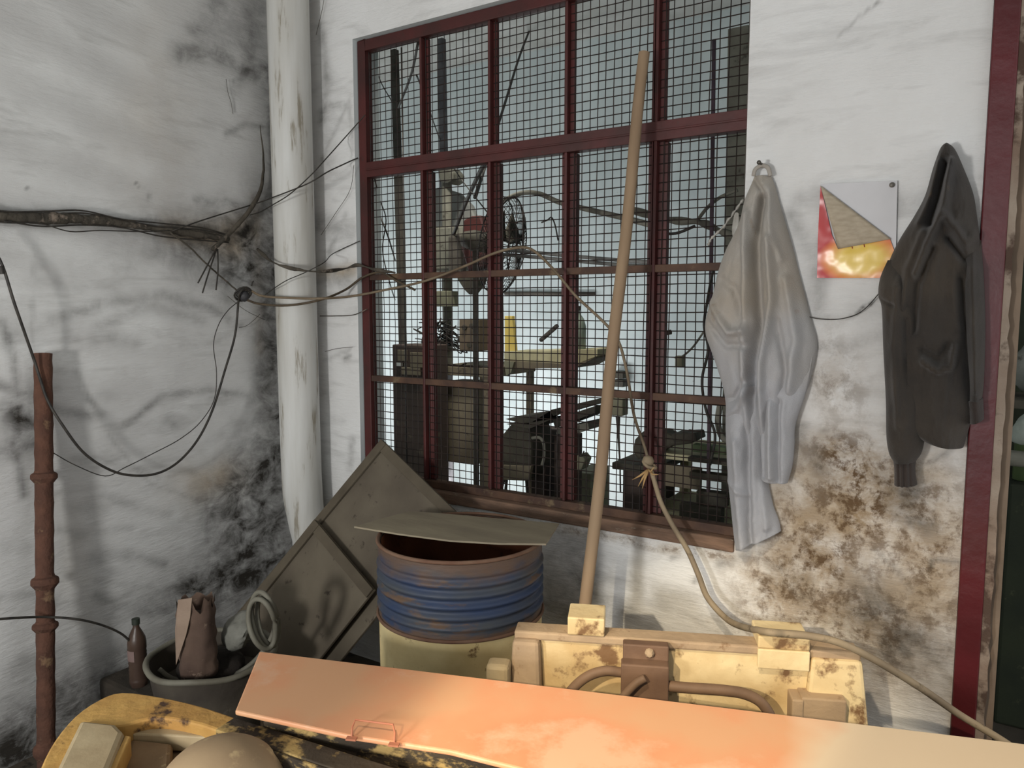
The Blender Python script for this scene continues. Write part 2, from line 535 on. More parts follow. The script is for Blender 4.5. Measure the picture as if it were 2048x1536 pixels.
# ------------------------------------------------------------------ the setting
def dirt_shade_wall(name, mat, us, vs, to3, strokes, blobs, hole=None, amp=.004, extra=None, seed=3):
    """grid wall; strokes = (channel, points, width m, strength); blobs = (channel, centre, radii, strength)"""
    UU, VV = np.meshgrid(us, vs)
    d = np.zeros(UU.shape + (3,))
    wob = (fbm(UU * 9, VV * 9, seed + 40, 4) - .47) * .09
    wob2 = (fbm(UU * 9 + 50, VV * 9, seed + 60, 4) - .47) * .09
    for (ch, pts, w, s) in strokes:
        D = dist_poly(UU + wob * .25, VV + wob2 * .25, pts)
        d[..., ch] = np.maximum(d[..., ch], s * np.exp(-(D / w) ** 2))
    for (ch, c, r, s) in blobs:
        q = ((UU + wob - c[0]) / r[0]) ** 2 + ((VV + wob2 - c[1]) / r[1]) ** 2
        d[..., ch] = 1 - (1 - d[..., ch]) * (1 - s * np.exp(-q * .9))
    disp = (fbm(UU * 2.2, VV * 2.2, seed, 5) - .47) * amp * 4 + (fbm(UU * 5, VV * 14, seed + 9, 3) - .43) * amp * .8
    if extra is not None: disp = disp + extra(UU, VV)
    P = to3(UU, VV, disp)
    nv, nu = UU.shape
    idx = np.arange(nv * nu).reshape(nv, nu)
    faces = np.stack([idx[:-1, :-1], idx[:-1, 1:], idx[1:, 1:], idx[1:, :-1]], -1).reshape(-1, 4)
    if hole:
        cu = (UU[:-1, :-1] + UU[1:, 1:]) / 2; cv = (VV[:-1, :-1] + VV[1:, 1:]) / 2
        keep = ~((cu > hole[0]) & (cu < hole[1]) & (cv > hole[2]) & (cv < hole[3]))
        faces = faces[keep.reshape(-1)]
    me = bpy.data.meshes.new(name)
    me.from_pydata(P.reshape(-1, 3).tolist(), [], faces.tolist())
    at = me.color_attributes.new('dirt_shade', 'FLOAT_COLOR', 'POINT')
    col = np.ones((nv * nu, 4), dtype=np.float32)
    col[:, :3] = np.clip(d.reshape(-1, 3), 0, 1)
    at.data.foreach_set('color', col.ravel())
    for p in me.polygons: p.use_smooth = True
    me.materials.append(mat)
    o = bpy.data.objects.new(name, me)
    COL.objects.link(o)
    o['kind'] = 'structure'
    return o


def LW(*p):  # pixel -> left wall (Y, Z)
    return [tuple(onX(u, v, 0)[1:]) for (u, v) in p]


def BW(*p):  # pixel -> window wall (X, Z)
    return [tuple(onY(u, v, 0)[[0, 2]]) for (u, v) in p]


def steps(a, b, h):
    return np.linspace(a, b, int(round((b - a) / h)) + 1)


# left wall ---------------------------------------------------------
st = [
    (0, LW((535, 140), (552, 300), (545, 470)), .055, .75), (0, LW((546, 470), (546, 660), (556, 900)), .05, .7),
    (0, LW((360, 110), (420, 105), (480, 135), (545, 160)), .045, .6), (0, LW((390, 60), (440, 5)), .05, .45),
    (0, LW((452, 265), (490, 251), (540, 258)), .014, .5), (0, LW((0, 432), (150, 434), (300, 452), (450, 472)), .035, .6),
    (0, LW((380, 470), (450, 480), (560, 500)), .07, .85), (2, LW((340, 460), (420, 480), (470, 500)), .05, .7),
    (0, LW((420, 500), (500, 540), (560, 570)), .05, .6), (0, LW((395, 400), (450, 405), (520, 420)), .02, .5),
    (0, LW((110, 640), (200, 610), (330, 590), (430, 620), (480, 650)), .025, .42),
    (0, LW((200, 650), (300, 610), (400, 640)), .03, .3), (0, LW((250, 850), (330, 790), (420, 780), (500, 790), (555, 810)), .018, .5),
    (0, LW((0, 770), (60, 790), (120, 820), (200, 830)), .02, .45), (0, LW((0, 640), (30, 720), (40, 800), (30, 900), (50, 990)), .016, .5),
    (0, LW((150, 740), (230, 890), (300, 970), (400, 1000), (470, 1005)), .010, .28),  # shadow of the sagging cable, painted as a faint dark stroke
    (0, LW((200, 1120), (260, 1110), (330, 1130)), .022, .35), (0, LW((120, 1060), (170, 1072)), .02, .3),
    (0, LW((0, 1200), (60, 1190), (110, 1210)), .02, .3), (0, LW((230, 1210), (300, 1195), (380, 1170)), .018, .35),
    (0, LW((210, 990), (250, 1010), (340, 1030)), .02, .3),
    (0, LW((190, 1160), (380, 1190)), .01, .2), (0, LW((62, 372), (66, 700)), .004, .25), (0, LW((70, 480), (72, 640)), .006, .2),
    (0, LW((500, 30), (505, 110), (470, 180)), .03, .35), (0, LW((465, 160), (466, 225)), .007, .4),
    (2, LW((510, 400), (520, 700)), .03, .3),
]
for k in range(26):  # small arcs of smeared dust, each somewhere else on the wall
    cu, cv = RNG.uniform(0, 520), RNG.uniform(560, 1250)
    L_ = RNG.uniform(30, 90); sl = RNG.uniform(-.35, .25); bw = RNG.uniform(-.2, .2)
    pts = [(cu + L_ * t, cv + sl * L_ * t - bw * L_ * math.sin(math.pi * t)) for t in (0, .25, .5, .75, 1)]
    st.append((0, LW(*pts), RNG.uniform(.008, .03), RNG.uniform(.12, .34)))
def bl(ch, c, r, s, f=LW):
    a = np.array(f(c)[0]); b = np.array(f((c[0] + r[0], c[1]))[0]); e = np.array(f((c[0], c[1] + r[1]))[0])
    return (ch, tuple(a), (abs(b[0] - a[0]) + 1e-3, abs(e[1] - a[1]) + 1e-3), s)
bb = [
    bl(0, (500, 480), (75, 45), .8), bl(0, (520, 530), (50, 50), .65), bl(2, (470, 455), (60, 25), .6), bl(0, (520, 400), (30, 60), .45), bl(0, (430, 560), (60, 40), .35), bl(0, (380, 480), (90, 40), .5), bl(0, (330, 525), (90, 26), .35), bl(0, (470, 440), (60, 40), .5), bl(0, (500, 560), (60, 50), .5),
    bl(0, (480, 90), (60, 60), .38), bl(0, (520, 30), (40, 40), .4),
    bl(0, (500, 1040), (75, 100), .95), bl(0, (530, 1100), (60, 90), .9), bl(0, (460, 1000), (50, 60), .6), bl(0, (440, 1170), (80, 40), .95), bl(0, (520, 940), (50, 50), .7), bl(0, (530, 800), (30, 80), .6), bl(0, (545, 1000), (30, 100), .8), bl(0, (470, 1130), (80, 45), .75),
    bl(0, (430, 1180), (70, 32), .9), bl(0, (520, 900), (40, 60), .5), bl(0, (535, 640), (22, 60), .6), bl(0, (525, 720), (22, 70), .55),
    bl(0, (35, 840), (42, 34), .9), bl(0, (25, 900), (34, 26), .75), bl(0, (70, 860), (24, 22), .7), bl(0, (60, 870), (20, 30), .4), bl(0, (345, 838), (16, 16), .35),
    bl(0, (230, 1400), (190, 80), .85), bl(0, (30, 1500), (130, 90), .85), bl(0, (150, 1450), (150, 80), .8), bl(0, (420, 1330), (120, 70), .6), bl(0, (60, 1330), (80, 18), .3),  # makes the wall darker towards its lower left corner
    bl(2, (430, 960), (60, 40), .55), bl(2, (160, 1120), (40, 160), .15), bl(0, (20, 660), (40, 30), .25), bl(0, (210, 790), (20, 12), .2),  # the tall faint tan patch paints in the standpipe's shadow
    bl(0, (300, 402), (5, 6), .6), bl(0, (68, 367), (2.5, 2), 1), bl(0, (271, 364), (2, 2), 1), bl(0, (279, 376), (2.5, 3), 1), bl(0, (287, 385), (3, 1.5), .8),
    bl(2, (330, 130), (60, 160), .12), bl(2, (300, 300), (70, 120), .12),
]
wall_left = dirt_shade_wall('wall_left', M['plaster'], steps(-3.6, 0.0, .012), steps(0, 3.7, .012),
                      lambda a, b, d: np.stack([d, a, b], -1), st, bb, amp=.0035)
# window wall -------------------------------------------------------
WX0, WX1, WZ0, WZ1 = .468, 2.152, .838, 2.752
WR = 2.795
st = [
    (0, BW((642, 60), (655, 160), (645, 240)), .03, .5), (0, BW((690, 430), (650, 520)), .02, .4), (0, BW((640, 450), (700, 460)), .05, .4),
    (0, BW((640, 330), (700, 200), (706, 300)), .012, .3), (0, BW((650, 720), (700, 700)), .01, .3), (2, BW((640, 545), (706, 540)), .03, .7),
    (0, BW((650, 205), (700, 215)), .02, .35), (0, BW((690, 715), (700, 712)), .012, .5), (0, BW((706, 880), (700, 940)), .02, .4),
    (0, BW((1150, 1150), (1200, 1200), (1260, 1220)), .03, .4), (0, BW((1440, 1130), (1500, 1110), (1560, 1140)), .02, .4),
    (1, BW((905, 1030), (1000, 1035), (1150, 1060), (1300, 1090), (1460, 1115)), .018, .55),
    (0, BW((1585, 430), (1620, 500), (1640, 560)), .03, .35), (0, BW((1600, 400), (1680, 390), (1800, 410), (1850, 400)), .03, .35),
    (0, BW((1620, 640), (1700, 640), (1760, 590)), .004, .9), (0, BW((1600, 850), (1640, 858), (1700, 880)), .004, .5),
    (0, BW((1680, 65), (1720, 30), (1765, 0)), .004, .5), (0, BW((1620, 700), (1700, 690), (1760, 670)), .02, .25),
    (1, BW((1700, 920), (1760, 1000), (1720, 1050)), .05, .5), (0, BW((1860, 1120), (1920, 1125)), .007, .8), (0, BW((1860, 1120), (1862, 1138)), .006, .8),
    (0, BW((1750, 1100), (1800, 1150), (1820, 1180)), .006, .5), (0, BW((1630, 900), (1640, 940)), .03, .5), (0, BW((1850, 930), (1900, 900)), .008, .5),
    (0, BW((1640, 620), (1640, 480)), .02, .3),
]
bw = lambda *p: BW(*p)
bb = [
    bl(1, (1700, 960), (80, 70), .85, bw), bl(1, (1690, 1040), (60, 50), .9, bw), bl(1, (1650, 1130), (70, 50), .85, bw), bl(1, (1600, 1090), (60, 70), .55, bw),
    bl(1, (1790, 1000), (110, 90), .6, bw), bl(1, (1880, 1060), (60, 100), .5, bw), bl(1, (1560, 1200), (80, 60), .6, bw), bl(1, (1720, 1230), (110, 60), .75, bw),
    bl(1, (1850, 1200), (80, 80), .45, bw), bl(1, (1680, 900), (50, 30), .6, bw), bl(1, (1660, 740), (40, 60), .35, bw), bl(1, (1700, 780), (40, 60), .25, bw),
    bl(0, (1820, 990), (45, 35), .7, bw), bl(0, (1835, 1050), (30, 22), .8, bw), bl(0, (1590, 1170), (60, 40), .5, bw), bl(0, (1760, 1210), (90, 55), .6, bw),
    bl(0, (1600, 880), (20, 40), .5, bw), bl(0, (1880, 1320), (60, 60), .35, bw), bl(1, (1640, 1300), (200, 60), .5, bw), bl(0, (1800, 1280), (100, 60), .5, bw),
    bl(0, (1150, 1120), (55, 80), .45, bw), bl(0, (1120, 1180), (55, 60), .5, bw), bl(0, (1390, 1163), (8, 7), .8, bw), bl(0, (1300, 1180), (80, 25), .3, bw),  # first two paint the drum's shadow into the wall, with some soot
    bl(2, (1600, 1000), (70, 120), .6, bw), bl(2, (1700, 1100), (230, 200), .6, bw), bl(1, (1540, 1150), (50, 50), .5, bw), bl(1, (1830, 1110), (90, 60), .5, bw), bl(1, (1600, 1000), (40, 60), .4, bw), bl(2, (1880, 950), (60, 200), .3, bw), bl(2, (1850, 1200), (90, 200), .4, bw),
    bl(0, (675, 560), (40, 22), .45, bw), bl(0, (655, 300), (20, 60), .25, bw), bl(0, (1345, 1115), (8, 6), .5, bw), bl(0, (1250, 1240), (150, 14), .35, bw),  # the wide thin band paints shadow along the casting's top edge
    bl(0, (1720, 430), (70, 40), .18, bw), bl(0, (1610, 600), (40, 50), .25, bw), bl(0, (1720, 620), (80, 40), .2, bw), bl(0, (1720, 700), (100, 60), .15, bw),
]
us = np.concatenate([steps(-.012, WX0, .012), steps(WX0, WX1, .012)[1:], steps(WX1, WR, .012)[1:]])
vs = np.concatenate([steps(0, WZ0, .012), steps(WZ0, WZ1, .014)[1:], steps(WZ1, 3.7, .014)[1:]])


def damp(X, Z):
    return 0 * X


def to_back(a, b, d):
    # calmer plaster around the opening so that its edge stays straight
    e = np.minimum(1, np.maximum(np.maximum(WX0 - a, a - WX1), np.maximum(WZ0 - b, b - WZ1)) / .12)
    e = np.where(e < 0, 0, e)
    up = np.clip((2.15 - b) / .5, .15, 1)
    return np.stack([a, -np.abs(d) * 1.1 * e * up, b], -1)


wall_window = dirt_shade_wall('wall_window', M['plaster_pale'], us, vs, to_back, st, bb, hole=(WX0, WX1, WZ0, WZ1), amp=.004, seed=21)
T = .16
rv = MB()
rv.span((WX0 - .01, .0005, WZ0), (WX0, T, WZ1))
rv.span((WX1, .0005, WZ0), (WX1 + .02, T, WZ1))
rv.span((WX0, .0005, WZ1), (WX1, T, WZ1 + .02))
tag(rv.build('trim_1', M['far_plaster']), kind='structure')
bk = MB()
bk.span((-3.3, T - .02, 0), (WX0, T, 3.7)); bk.span((WX1, T - .02, 0), (WR, T, 3.7))
bk.span((WX0, T - .02, 0), (WX1, T, WZ0 - .03)); bk.span((WX0, T - .02, WZ1 + .02), (WX1, T, 3.7))
tag(bk.build('wall_window_rear', M['far_plaster']), kind='structure')
sl = MB()
sp_ = [(WX0, -.012), (WX1, -.012), (WX1, T), (WX0, T)]
sl.prism([(x, y, WZ0 - .042) for x, y in sp_], (0, 0, .046))
tag(sl.build('trim_2', M['sill'], bevel=.006), kind='structure')
# door side of the pier: red post and rough plaster edge
pc = MB()
pc.span((2.796, -.018, 0), (2.857, .12, 3.7))
tag(pc.build('trim_3', M['red_gloss'], bevel=.004), kind='structure')
pe = MB()
ed = []
for i, z in enumerate(np.linspace(0, 3.7, 120)):
    ed.append((2.874 + .003 * random.uniform(-1, 1) + (.004 if z < 1.5 else 0), z))
prof = [(2.857, 0)] + ed + [(2.857, 3.7)]
pe.prism([(x, -.012, z) for x, z in prof], (0, .13, 0))
tag(pe.build('trim_4', grime('jamb_plaster', (150, 138, 124), (118, 100, 86), (74, 58, 48), 6, .9, bump=.6, spot=.53, spots=7), bevel=0), kind='structure')
pf = MB()
pf.span((2.872, .02, 0), (2.899, .16, 3.7))
tag(pf.build('trim_5', grime('jamb_wood', (128, 112, 96), (104, 90, 76), None, 6, .9, bump=.2)), kind='structure')
# floor, ceiling, far walls
def slabbox(name, a, b, mat):
    m = MB(); m.span(a, b)
    return tag(m.build(name, mat), kind='structure')
slabbox('floor', (-4.2, -6.5, -.08), (6.5, 4.2, 0), M['floor'])
slabbox('ceiling', (-4.2, -6.5, 3.7), (6.5, 4.2, 3.8), M['ceiling'])
slabbox('wall_far', (-4.2, 3.0, 0), (6.5, 3.1, 3.7), M['far_plaster'])
slabbox('wall_far_left', (-4.1, T, 0), (-4.0, 3.0, 3.7), M['far_plaster'])
slabbox('passage_dark_panel', (2.71, 1.36, 0), (4.6, 1.42, 3.7), M['dark_green'])  # dark panel added so that the doorway looks dark
slabbox('wall_partition', (2.62, T, 0), (2.70, 3.0, 3.7), M['far_plaster'])

# shutter slats of the workshop's other opening, behind the viewer
b = MB()
for k_ in range(9):
    z_ = 2.22 + .045 * k_
    b.box((4.2, -3.03, z_ - .02), (.012, 1.3, .026), ((1, 0, 0), (.0, .97, -.24), (0, .24, .97)))
b.span((4.18, -2.93, 1.2), (4.21, -2.0, 3.0)); b.span((4.18, -4.0, 1.2), (4.21, -2.0, 2.2)); b.span((4.18, -4.0, 2.6), (4.21, -2.0, 3.2))
tag(b.build('trim_6', M['grey_metal']), kind='structure')

# ------------------------------------------------------------------ window_1
win = bpy.data.objects.new('window_1', None); COL.objects.link(win); win['kind'] = 'structure'
win.location = (1.31, .04, WZ0); WLOC['window_1'] = np.array(win.location)
FY0, FY1 = .022, .066
f = MB()
f.span((WX0 + .004, FY0, WZ0 - .004), (WX0 + .046, FY1, WZ1 - .004))
f.span((WX0 + .046, FY0, WZ1 - .05), (WX1, FY1, WZ1 - .004))
f.build('outer_frame', M['red'], win, bevel=.003)
f = MB(); f.span((WX0 + .047, FY0, WZ0 + .0045), (WX1, FY1, WZ0 + .036)); f.build('bottom_rail', M['brown_rail'], win, bevel=.003)
f = MB(); f.span((WX1 - .01, FY0 + .004, WZ0), (WX1 + .003, FY1, WZ1)); f.build('side_stile', M['dull_pole'], win)
MX = [.818, 1.155, 1.492, 1.838]
for i, x in enumerate(MX):
    w = .021 if i < 3 else .026
    f = MB()
    f.span((x - w, .0485, WZ0 + .037), (x + w, FY1 - .001, WZ1 - .051))                       # flange behind the mesh
    f.span((x - w - .008, .0495, WZ0 + .037), (x + w + .010, FY1 + .012, 2.171))       # sash bars of the lower part
    f.span((x - .0055, FY0 + .001, WZ0 + .037), (x + .0055, .0484, WZ1 - .051))                 # web standing through the mesh
    if i == 3:
        f.span((x - .014, FY0 + .004, WZ0 + .037), (x - .009, .0484, WZ1 - .051))
    f.build('mullion', M['red'], win, bevel=.002)
f = MB(); f.span((WX0 + .047, FY0 - .003, 2.172), (WX1, FY1, 2.236)); f.span((WX0 + .047, FY0 - .008, 2.20), (WX1, FY0 - .0031, 2.207))
f.build('transom', M['red'], win, bevel=.002)
for z in (1.742, 1.296):
    f = MB(); f.span((WX0 + .047, FY0 + .004, z - .012), (WX1, FY0 + .03, z + .014)); f.build('crossbar', M['brown_rail'], win, bevel=.002)
MY = .046
f = MB()
pz = WZ0 + .03
z = pz
i = 0
while z < WZ1 - .01:
    n = 26
    ph = random.uniform(0, 6)
    xs = np.linspace(WX0 - .012, WX1 + .004, n)
    f.tube([(x, MY + .0018, z + .0022 * math.sin(x * 5 + ph) + random.uniform(-.0008, .0008)) for x in xs], .0019, 4)
    z += .0315
x = WX0 + .05
while x < WX1:
    ph = random.uniform(0, 6)
    zs = np.linspace(WZ0 + .005, WZ1 - .02, 26)
    f.tube([(x + .0018 * math.sin(zz * 4 + ph) + random.uniform(-.0008, .0008), MY - .0018, zz) for zz in zs], .0019, 4)
    x += .0312
f.build('wire_mesh', M['wire'], win)

# ------------------------------------------------------------------ downpipe in the corner
pc_ = onY(592, 620, -.13)
cx, cy = .125, -.13
# width of the pipe as seen, its middle at u = 592
PX = onY(593, 620, -.14)
root = empty('downpipe', (PX[0], PX[1], .5), 'thick white painted downpipe with dirty streaks in the corner of the room', 'pipe')
pr = .088
path = [(PX[0], PX[1], 3.68), (PX[0], PX[1], 3.0), (PX[0], PX[1], 2.2), (PX[0], PX[1], 1.5), (PX[0] + .002, PX[1], 1.0), (PX[0] + .006, PX[1], .80),
        (PX[0] + .022, PX[1] + .0, .68), (PX[0] + .05, PX[1] - .0, .56), (PX[0] + .09, PX[1] + .02, .40), (PX[0] + .10, PX[1] + .02, .05)]
prs = [pr] * 31 + list(np.linspace(pr, pr * .72, 24))
MB().tube(smooth_path(path, 6), prs, 36).build('pipe', M['pipe_white'], root, smooth=True)
q = onY(630, 620, -.02)
b = MB(); b.tube([(q[0], -.03, 3.68), (q[0], -.03, 2.0), (q[0] + .003, -.03, .3)], .014, 10)
tag(b.build('conduit_pipe', grime('conduit', (150, 142, 126), (124, 116, 100), None, 6, .8, bump=.2, stretch=(2, 2, .4)), smooth=True),
    'thin beige pipe running upright beside the thick white downpipe', 'pipe')

# ------------------------------------------------------------------ rusty standpipe
RX = .10
ra, rb = onX(86, 707, .046), onX(91, 1300, .142)     # it leans: the foot stands farther from the wall
rax = (ra - rb) / np.linalg.norm(ra - rb)
rfoot = rb - rax * (rb[2] / rax[2])
rlen = float(np.linalg.norm(ra - rfoot))
rr = .0285
root = empty('rusty_standpipe', rfoot, 'rusty brown upright iron pipe with flanged joints by the left wall', 'pipe')
pf_ = []
for i, z in enumerate(np.linspace(0.0, rlen, 60)):
    pf_.append((rr * (1 + .03 * math.sin(i * 1.7) + .02 * random.uniform(-1, 1)), z))
pf_ += [(rr * .82, rlen + .001), (rr * .8, rlen - .15), (0.0, rlen - .15)]
MB().lathe(pf_, rfoot, axis=rax, n=24, wob=.012).build('pipe', M['rust'], root, smooth=True, auto=50)
def on_pipe(v):
    z = onX(88, v, .1)[2]
    return rfoot + rax * ((z - rfoot[2]) / rax[2])
for v0, hh, k in ((955, .022, 1.45), (1160, .026, 1.5), (1245, .018, 1.4), (1478, .03, 1.4)):
    q_ = on_pipe(v0)
    MB().lathe([(rr * 1.0, -hh), (rr * 1.12, -hh * .8), (rr * k, -hh * .25), (rr * k, hh * .3), (rr * k * .94, hh * .5), (rr * 1.08, hh * .7), (rr, hh)], q_, axis=rax, n=20, wob=.03).build(
        'flange', M['rust'], root, smooth=True, auto=30)
def beside(u, v, gap=.012):   # a point just in front of the standpipe at this height
    q_ = on_pipe(v)
    return onX(u, v, q_[0] + rr + gap)
# thin black cable arching over it to the bottle
def cable(name, label, cat, pts, r, mat, k=6, n=7, group=None, j=0.0, seed=1, parent=None):
    P = smooth_path(pts, k)
    if j: P = jit(P, j, seed)
    o = MB().tube(P, r, n).build(name, mat, parent, smooth=True)
    if parent is None: tag(o, label, cat, group)
    return o
LX = lambda off: (lambda u, v: onX(u, v, off))
BY = lambda off: (lambda u, v: onY(u, v, -off))

# ------------------------------------------------------------------ cables
P = [onX(0 - 60, 425, .03), onX(0, 432, .03), onX(80, 436, .03), onX(160, 438, .03), onX(240, 447, .03), onX(320, 458, .03), onX(400, 470, .03), onX(455, 478, .03)]
root = empty('cable_bundle', P[3], 'thick dusty bundle of old cables running along the left wall', 'cable')
PP = smooth_path(P, 8)
rs = [.017 + .0022 * math.sin(i * .45) + random.uniform(-.0015, .0015) for i in range(len(PP))]
rs = [r * (1.15 if i < 30 else .8) for i, r in enumerate(rs)]
MB().tube(jit(PP, .003, 3), rs, 10).build('cobwebbed_sheath', M['dust'], root, smooth=True)
for k_ in range(3):
    off = [-.022, .014, .022][k_]
    MB().tube(smooth_path([p + np.array([.006 + .004 * k_, 0, off + .008 * math.sin(i * 2.1 + k_)]) for i, p in enumerate(P)], 6), .0028, 6).build(
        'cable', M['cable_dark'], root, smooth=True)
f1 = LX(.05)
cable('black_wire', 'thin black wire sagging just under the dusty cable bundle', 'wire',
      [onX(-40, 440, .05), f1(20, 446), f1(80, 447), f1(140, 463), f1(200, 461), f1(280, 463), f1(340, 461)], .0022, M['cable_dark'])
cable('black_wire', 'black wire rising from the cable bundle across the white pipe to the window top', 'wire',
      [f1(345, 462), f1(400, 442), f1(470, 420), onX(515, 406, .06), onY(540, 397, -.27), onY(580, 382, -.27), onY(620, 365, -.26), onY(655, 344, -.2), onY(682, 331, -.08), onY(706, 320, -.02), onY(716, 316, -.01)], .0028, M['cable_dark'])
cable('black_wire', 'thinner wire crossing the white pipe and climbing steeply to the upper window corner', 'wire',
      [f1(500, 430), onX(520, 424, .08), onY(545, 410, -.27), onY(580, 388, -.27), onY(620, 352, -.27), onY(655, 314, -.2), onY(690, 275, -.03), onY(730, 230, -.02)], .0024, M['cable_dark'])
cable('dusty_strap', 'grey dusty curved cable hanging down the corner left of the white pipe', 'cable',
      [onX(520, 250, .03), onX(527, 320, .03), onX(522, 375, .04), onX(500, 420, .05), onX(470, 455, .05), onX(440, 485, .05), onX(425, 500, .05)], [.0015 + .0085 * min(1, i / 16) for i in range(37)], M['dust'], j=.001)
e = f1(432, 498)
for i, (u, v) in enumerate(((396, 566), (405, 586), (432, 580))):
    cable('wire_tail', ['leftmost of the three stiff wire tails hanging below the dusty strap', 'middle one of the three stiff wire tails below the dusty strap',
                        'rightmost of the three wire tails, hanging almost straight down'][i], 'wire',
          [e + np.array([0, .004 * i, 0]), onX((432 + u) / 2 + (4 if i == 2 else 0), (498 + v) / 2, .07), onX(u, v, .08)], .0032, M['cable_dark'])
cable('dusty_wire', 'dusty wire slanting down from the cable bundle to the tied knot', 'wire',
      [f1(340, 464), f1(380, 495), f1(410, 525), f1(450, 560), onX(478, 585, .1)], .0036, M['dust'], j=.0012)
for lb, pts_ in (('hair thin strand hanging on the wall left of the white pipe near the top', [onX(452, 158, .012), onX(456, 185, .012), onX(462, 205, .012), onX(466, 228, .012)]),
                 ('fine thread curving from the white pipe over the wall to the window corner', [onY(642, 470, -.02), onY(672, 425, -.02), onY(700, 380, -.02), onY(708, 330, -.02)]),
                 ('fine thread slanting up beside the thin conduit at the top', [onY(632, 70, -.02), onY(642, 30, -.02), onY(650, -10, -.02)]),
                 ('fine thread along the wall just left of the window below the wires', [onY(650, 703, -.02), onY(675, 697, -.02), onY(706, 694, -.02)]),
                 ('fine dark thread crossing the wall above the basin corner', [onX(455, 592, .02), onX(490, 620, .02), onX(530, 640, .02)]),
                 ('loose thin thread curling on the wall right of the sagging cable knot', [onX(478, 655, .02), onX(492, 652, .02), onX(508, 640, .02), onX(520, 628, .02)])):
    cable('cobweb_strand', lb, 'cobweb', pts_, .0011, M['dust'])
# the knot and the cables tied to it
KN = onX(486, 588, .12)
root = empty('cable_knot', KN, 'tangled black knot of cable ends tied near the white pipe', 'knot')
for i in range(5):
    r_ = .024 + .010 * i / 5
    a0 = random.uniform(0, 6); tilt = random.uniform(-.8, .8)
    ring = []
    for k_ in range(14):
        q_ = a0 + 2 * math.pi * k_ / 14
        ring.append(KN + np.array([.7 * r_ * math.sin(q_ * 1.0 + tilt), r_ * math.cos(q_), r_ * math.sin(q_) * (1 if i % 2 else .7)]))
    MB().tube(ring, .0035, 6, closed=True).build('loop', M['cable_dark'], root, smooth=True)
MB().lathe([(0, -.026), (.016, -.020), (.022, 0), (.016, .018), (0, .026)], KN + np.array([0, .006, -.008]), n=10).build('tape_wrap', grime('wrap', (64, 64, 66), (46, 46, 48), None, 20, .5, bump=.3), root, smooth=True)
MB().tube([onX(503, 572, .12), onX(505, 565, .12), onX(507, 562, .12)], .003, 6).build('cut_end', M['cable_dark'], root, smooth=True)
cable('black_cable', 'long black cable sagging in a deep loop across the left wall', 'cable',
      [onX(-40, 470, .1), onX(0, 520, .1), onX(30, 610, .12), onX(65, 710, .085), beside(78, 750, .006), beside(96, 802, .006), onX(125, 850, .12), onX(165, 903, .12), onX(210, 935, .12), onX(255, 950, .12), onX(310, 948, .12), onX(355, 925, .12),
       onX(395, 880, .12), onX(425, 820, .12), onX(450, 740, .12), onX(470, 670, .12), onX(477, 600, .12)], .0048, M['cable_dark'])
cable('black_wire', 'very thin wire that follows the sagging black cable on the left wall', 'wire',
      [onX(105, 905, .06), onX(150, 930, .08), onX(210, 952, .1), onX(250, 935, .12), onX(310, 905, .12), onX(360, 878, .12), onX(400, 845, .125), onX(428, 800, .125), onX(433, 745, .12),
       onX(427, 690, .12), onX(437, 650, .12), onX(455, 622, .12), onX(474, 605, .12)], .0018, M['cable_dark'])
cable('insulator_clip', 'small dark clip on the long black cable at the left picture edge', 'clip', [onX(0, 532, .105), onX(3, 540, .105), onX(5, 548, .105)], .008, M['cable_dark'])
# to the window
CY = .26
cable('grey_cable', 'long grey cable strung from the knot across the window and down past the pole', 'cable',
      [onX(500, 580, .13), onX(525, 592, .2), onY(580, 596, -CY - .0), onY(640, 597, -.22), onY(700, 593, -.09), onY(770, 580, -.05), onY(850, 562, -.05), onY(930, 532, -.05),
       onY(990, 506, -.05), onY(1040, 495, -.05), onY(1070, 503, -.05), onY(1110, 542, -.05), onY(1150, 590, -.05), onY(1195, 632, -.05), onY(1222, 660, -.05), onY(1240, 690, -.05),
       onY(1255, 750, -.05), onY(1268, 830, -.05), onY(1288, 890, -.05), onY(1298, 925, -.06)], [0.0052] * (19 * 6 + 1), M['cable_tan'])
cable('brown_cable', 'brown cable from the knot bending up to the window behind the grey cable', 'cable',
      [onX(494, 600, .13), onX(520, 608, .2), onY(575, 611, -CY - .01), onY(640, 600, -.2), onY(690, 580, -.06), onY(725, 555, .0), onY(760, 545, .01), onY(790, 560, .01), onY(830, 580, .012)], .005, grime('cable_brown', (84, 72, 54), (64, 54, 42), None, 14, .7, bump=.1))
cable('dusty_cable', 'dusty brown cable sagging across the white pipe into the window edge', 'cable',
      [onX(515, 498, .06), onY(545, 524, -.27), onY(590, 538, -.26), onY(645, 543, -.2), onY(690, 537, -.03), onY(716, 530, -.01), onY(745, 538, .01), onY(790, 545, .012)],
      [.006 + .003 * math.sin(i * .7) for i in range(7 * 6 + 1)], M['dust'], j=.001)
cable('black_wire', 'short wiggling wire between the white pipe and the lower window corner', 'wire',
      [onX(530, 590, .08), onY(552, 574, -.27), onY(575, 560, -.26), onY(610, 545, -.27), onY(648, 525, -.2), onY(665, 508, -.03), onY(706, 488, -.015), onY(720, 482, -.01)], .002, M['cable_dark'])
cable('black_wire', 'thin wire looping into the window edge below the grey cable', 'wire',
      [onY(640, 632, -.02), onY(670, 632, -.02), onY(706, 630, -.015), onY(735, 618, .0)], .002, M['dust'])
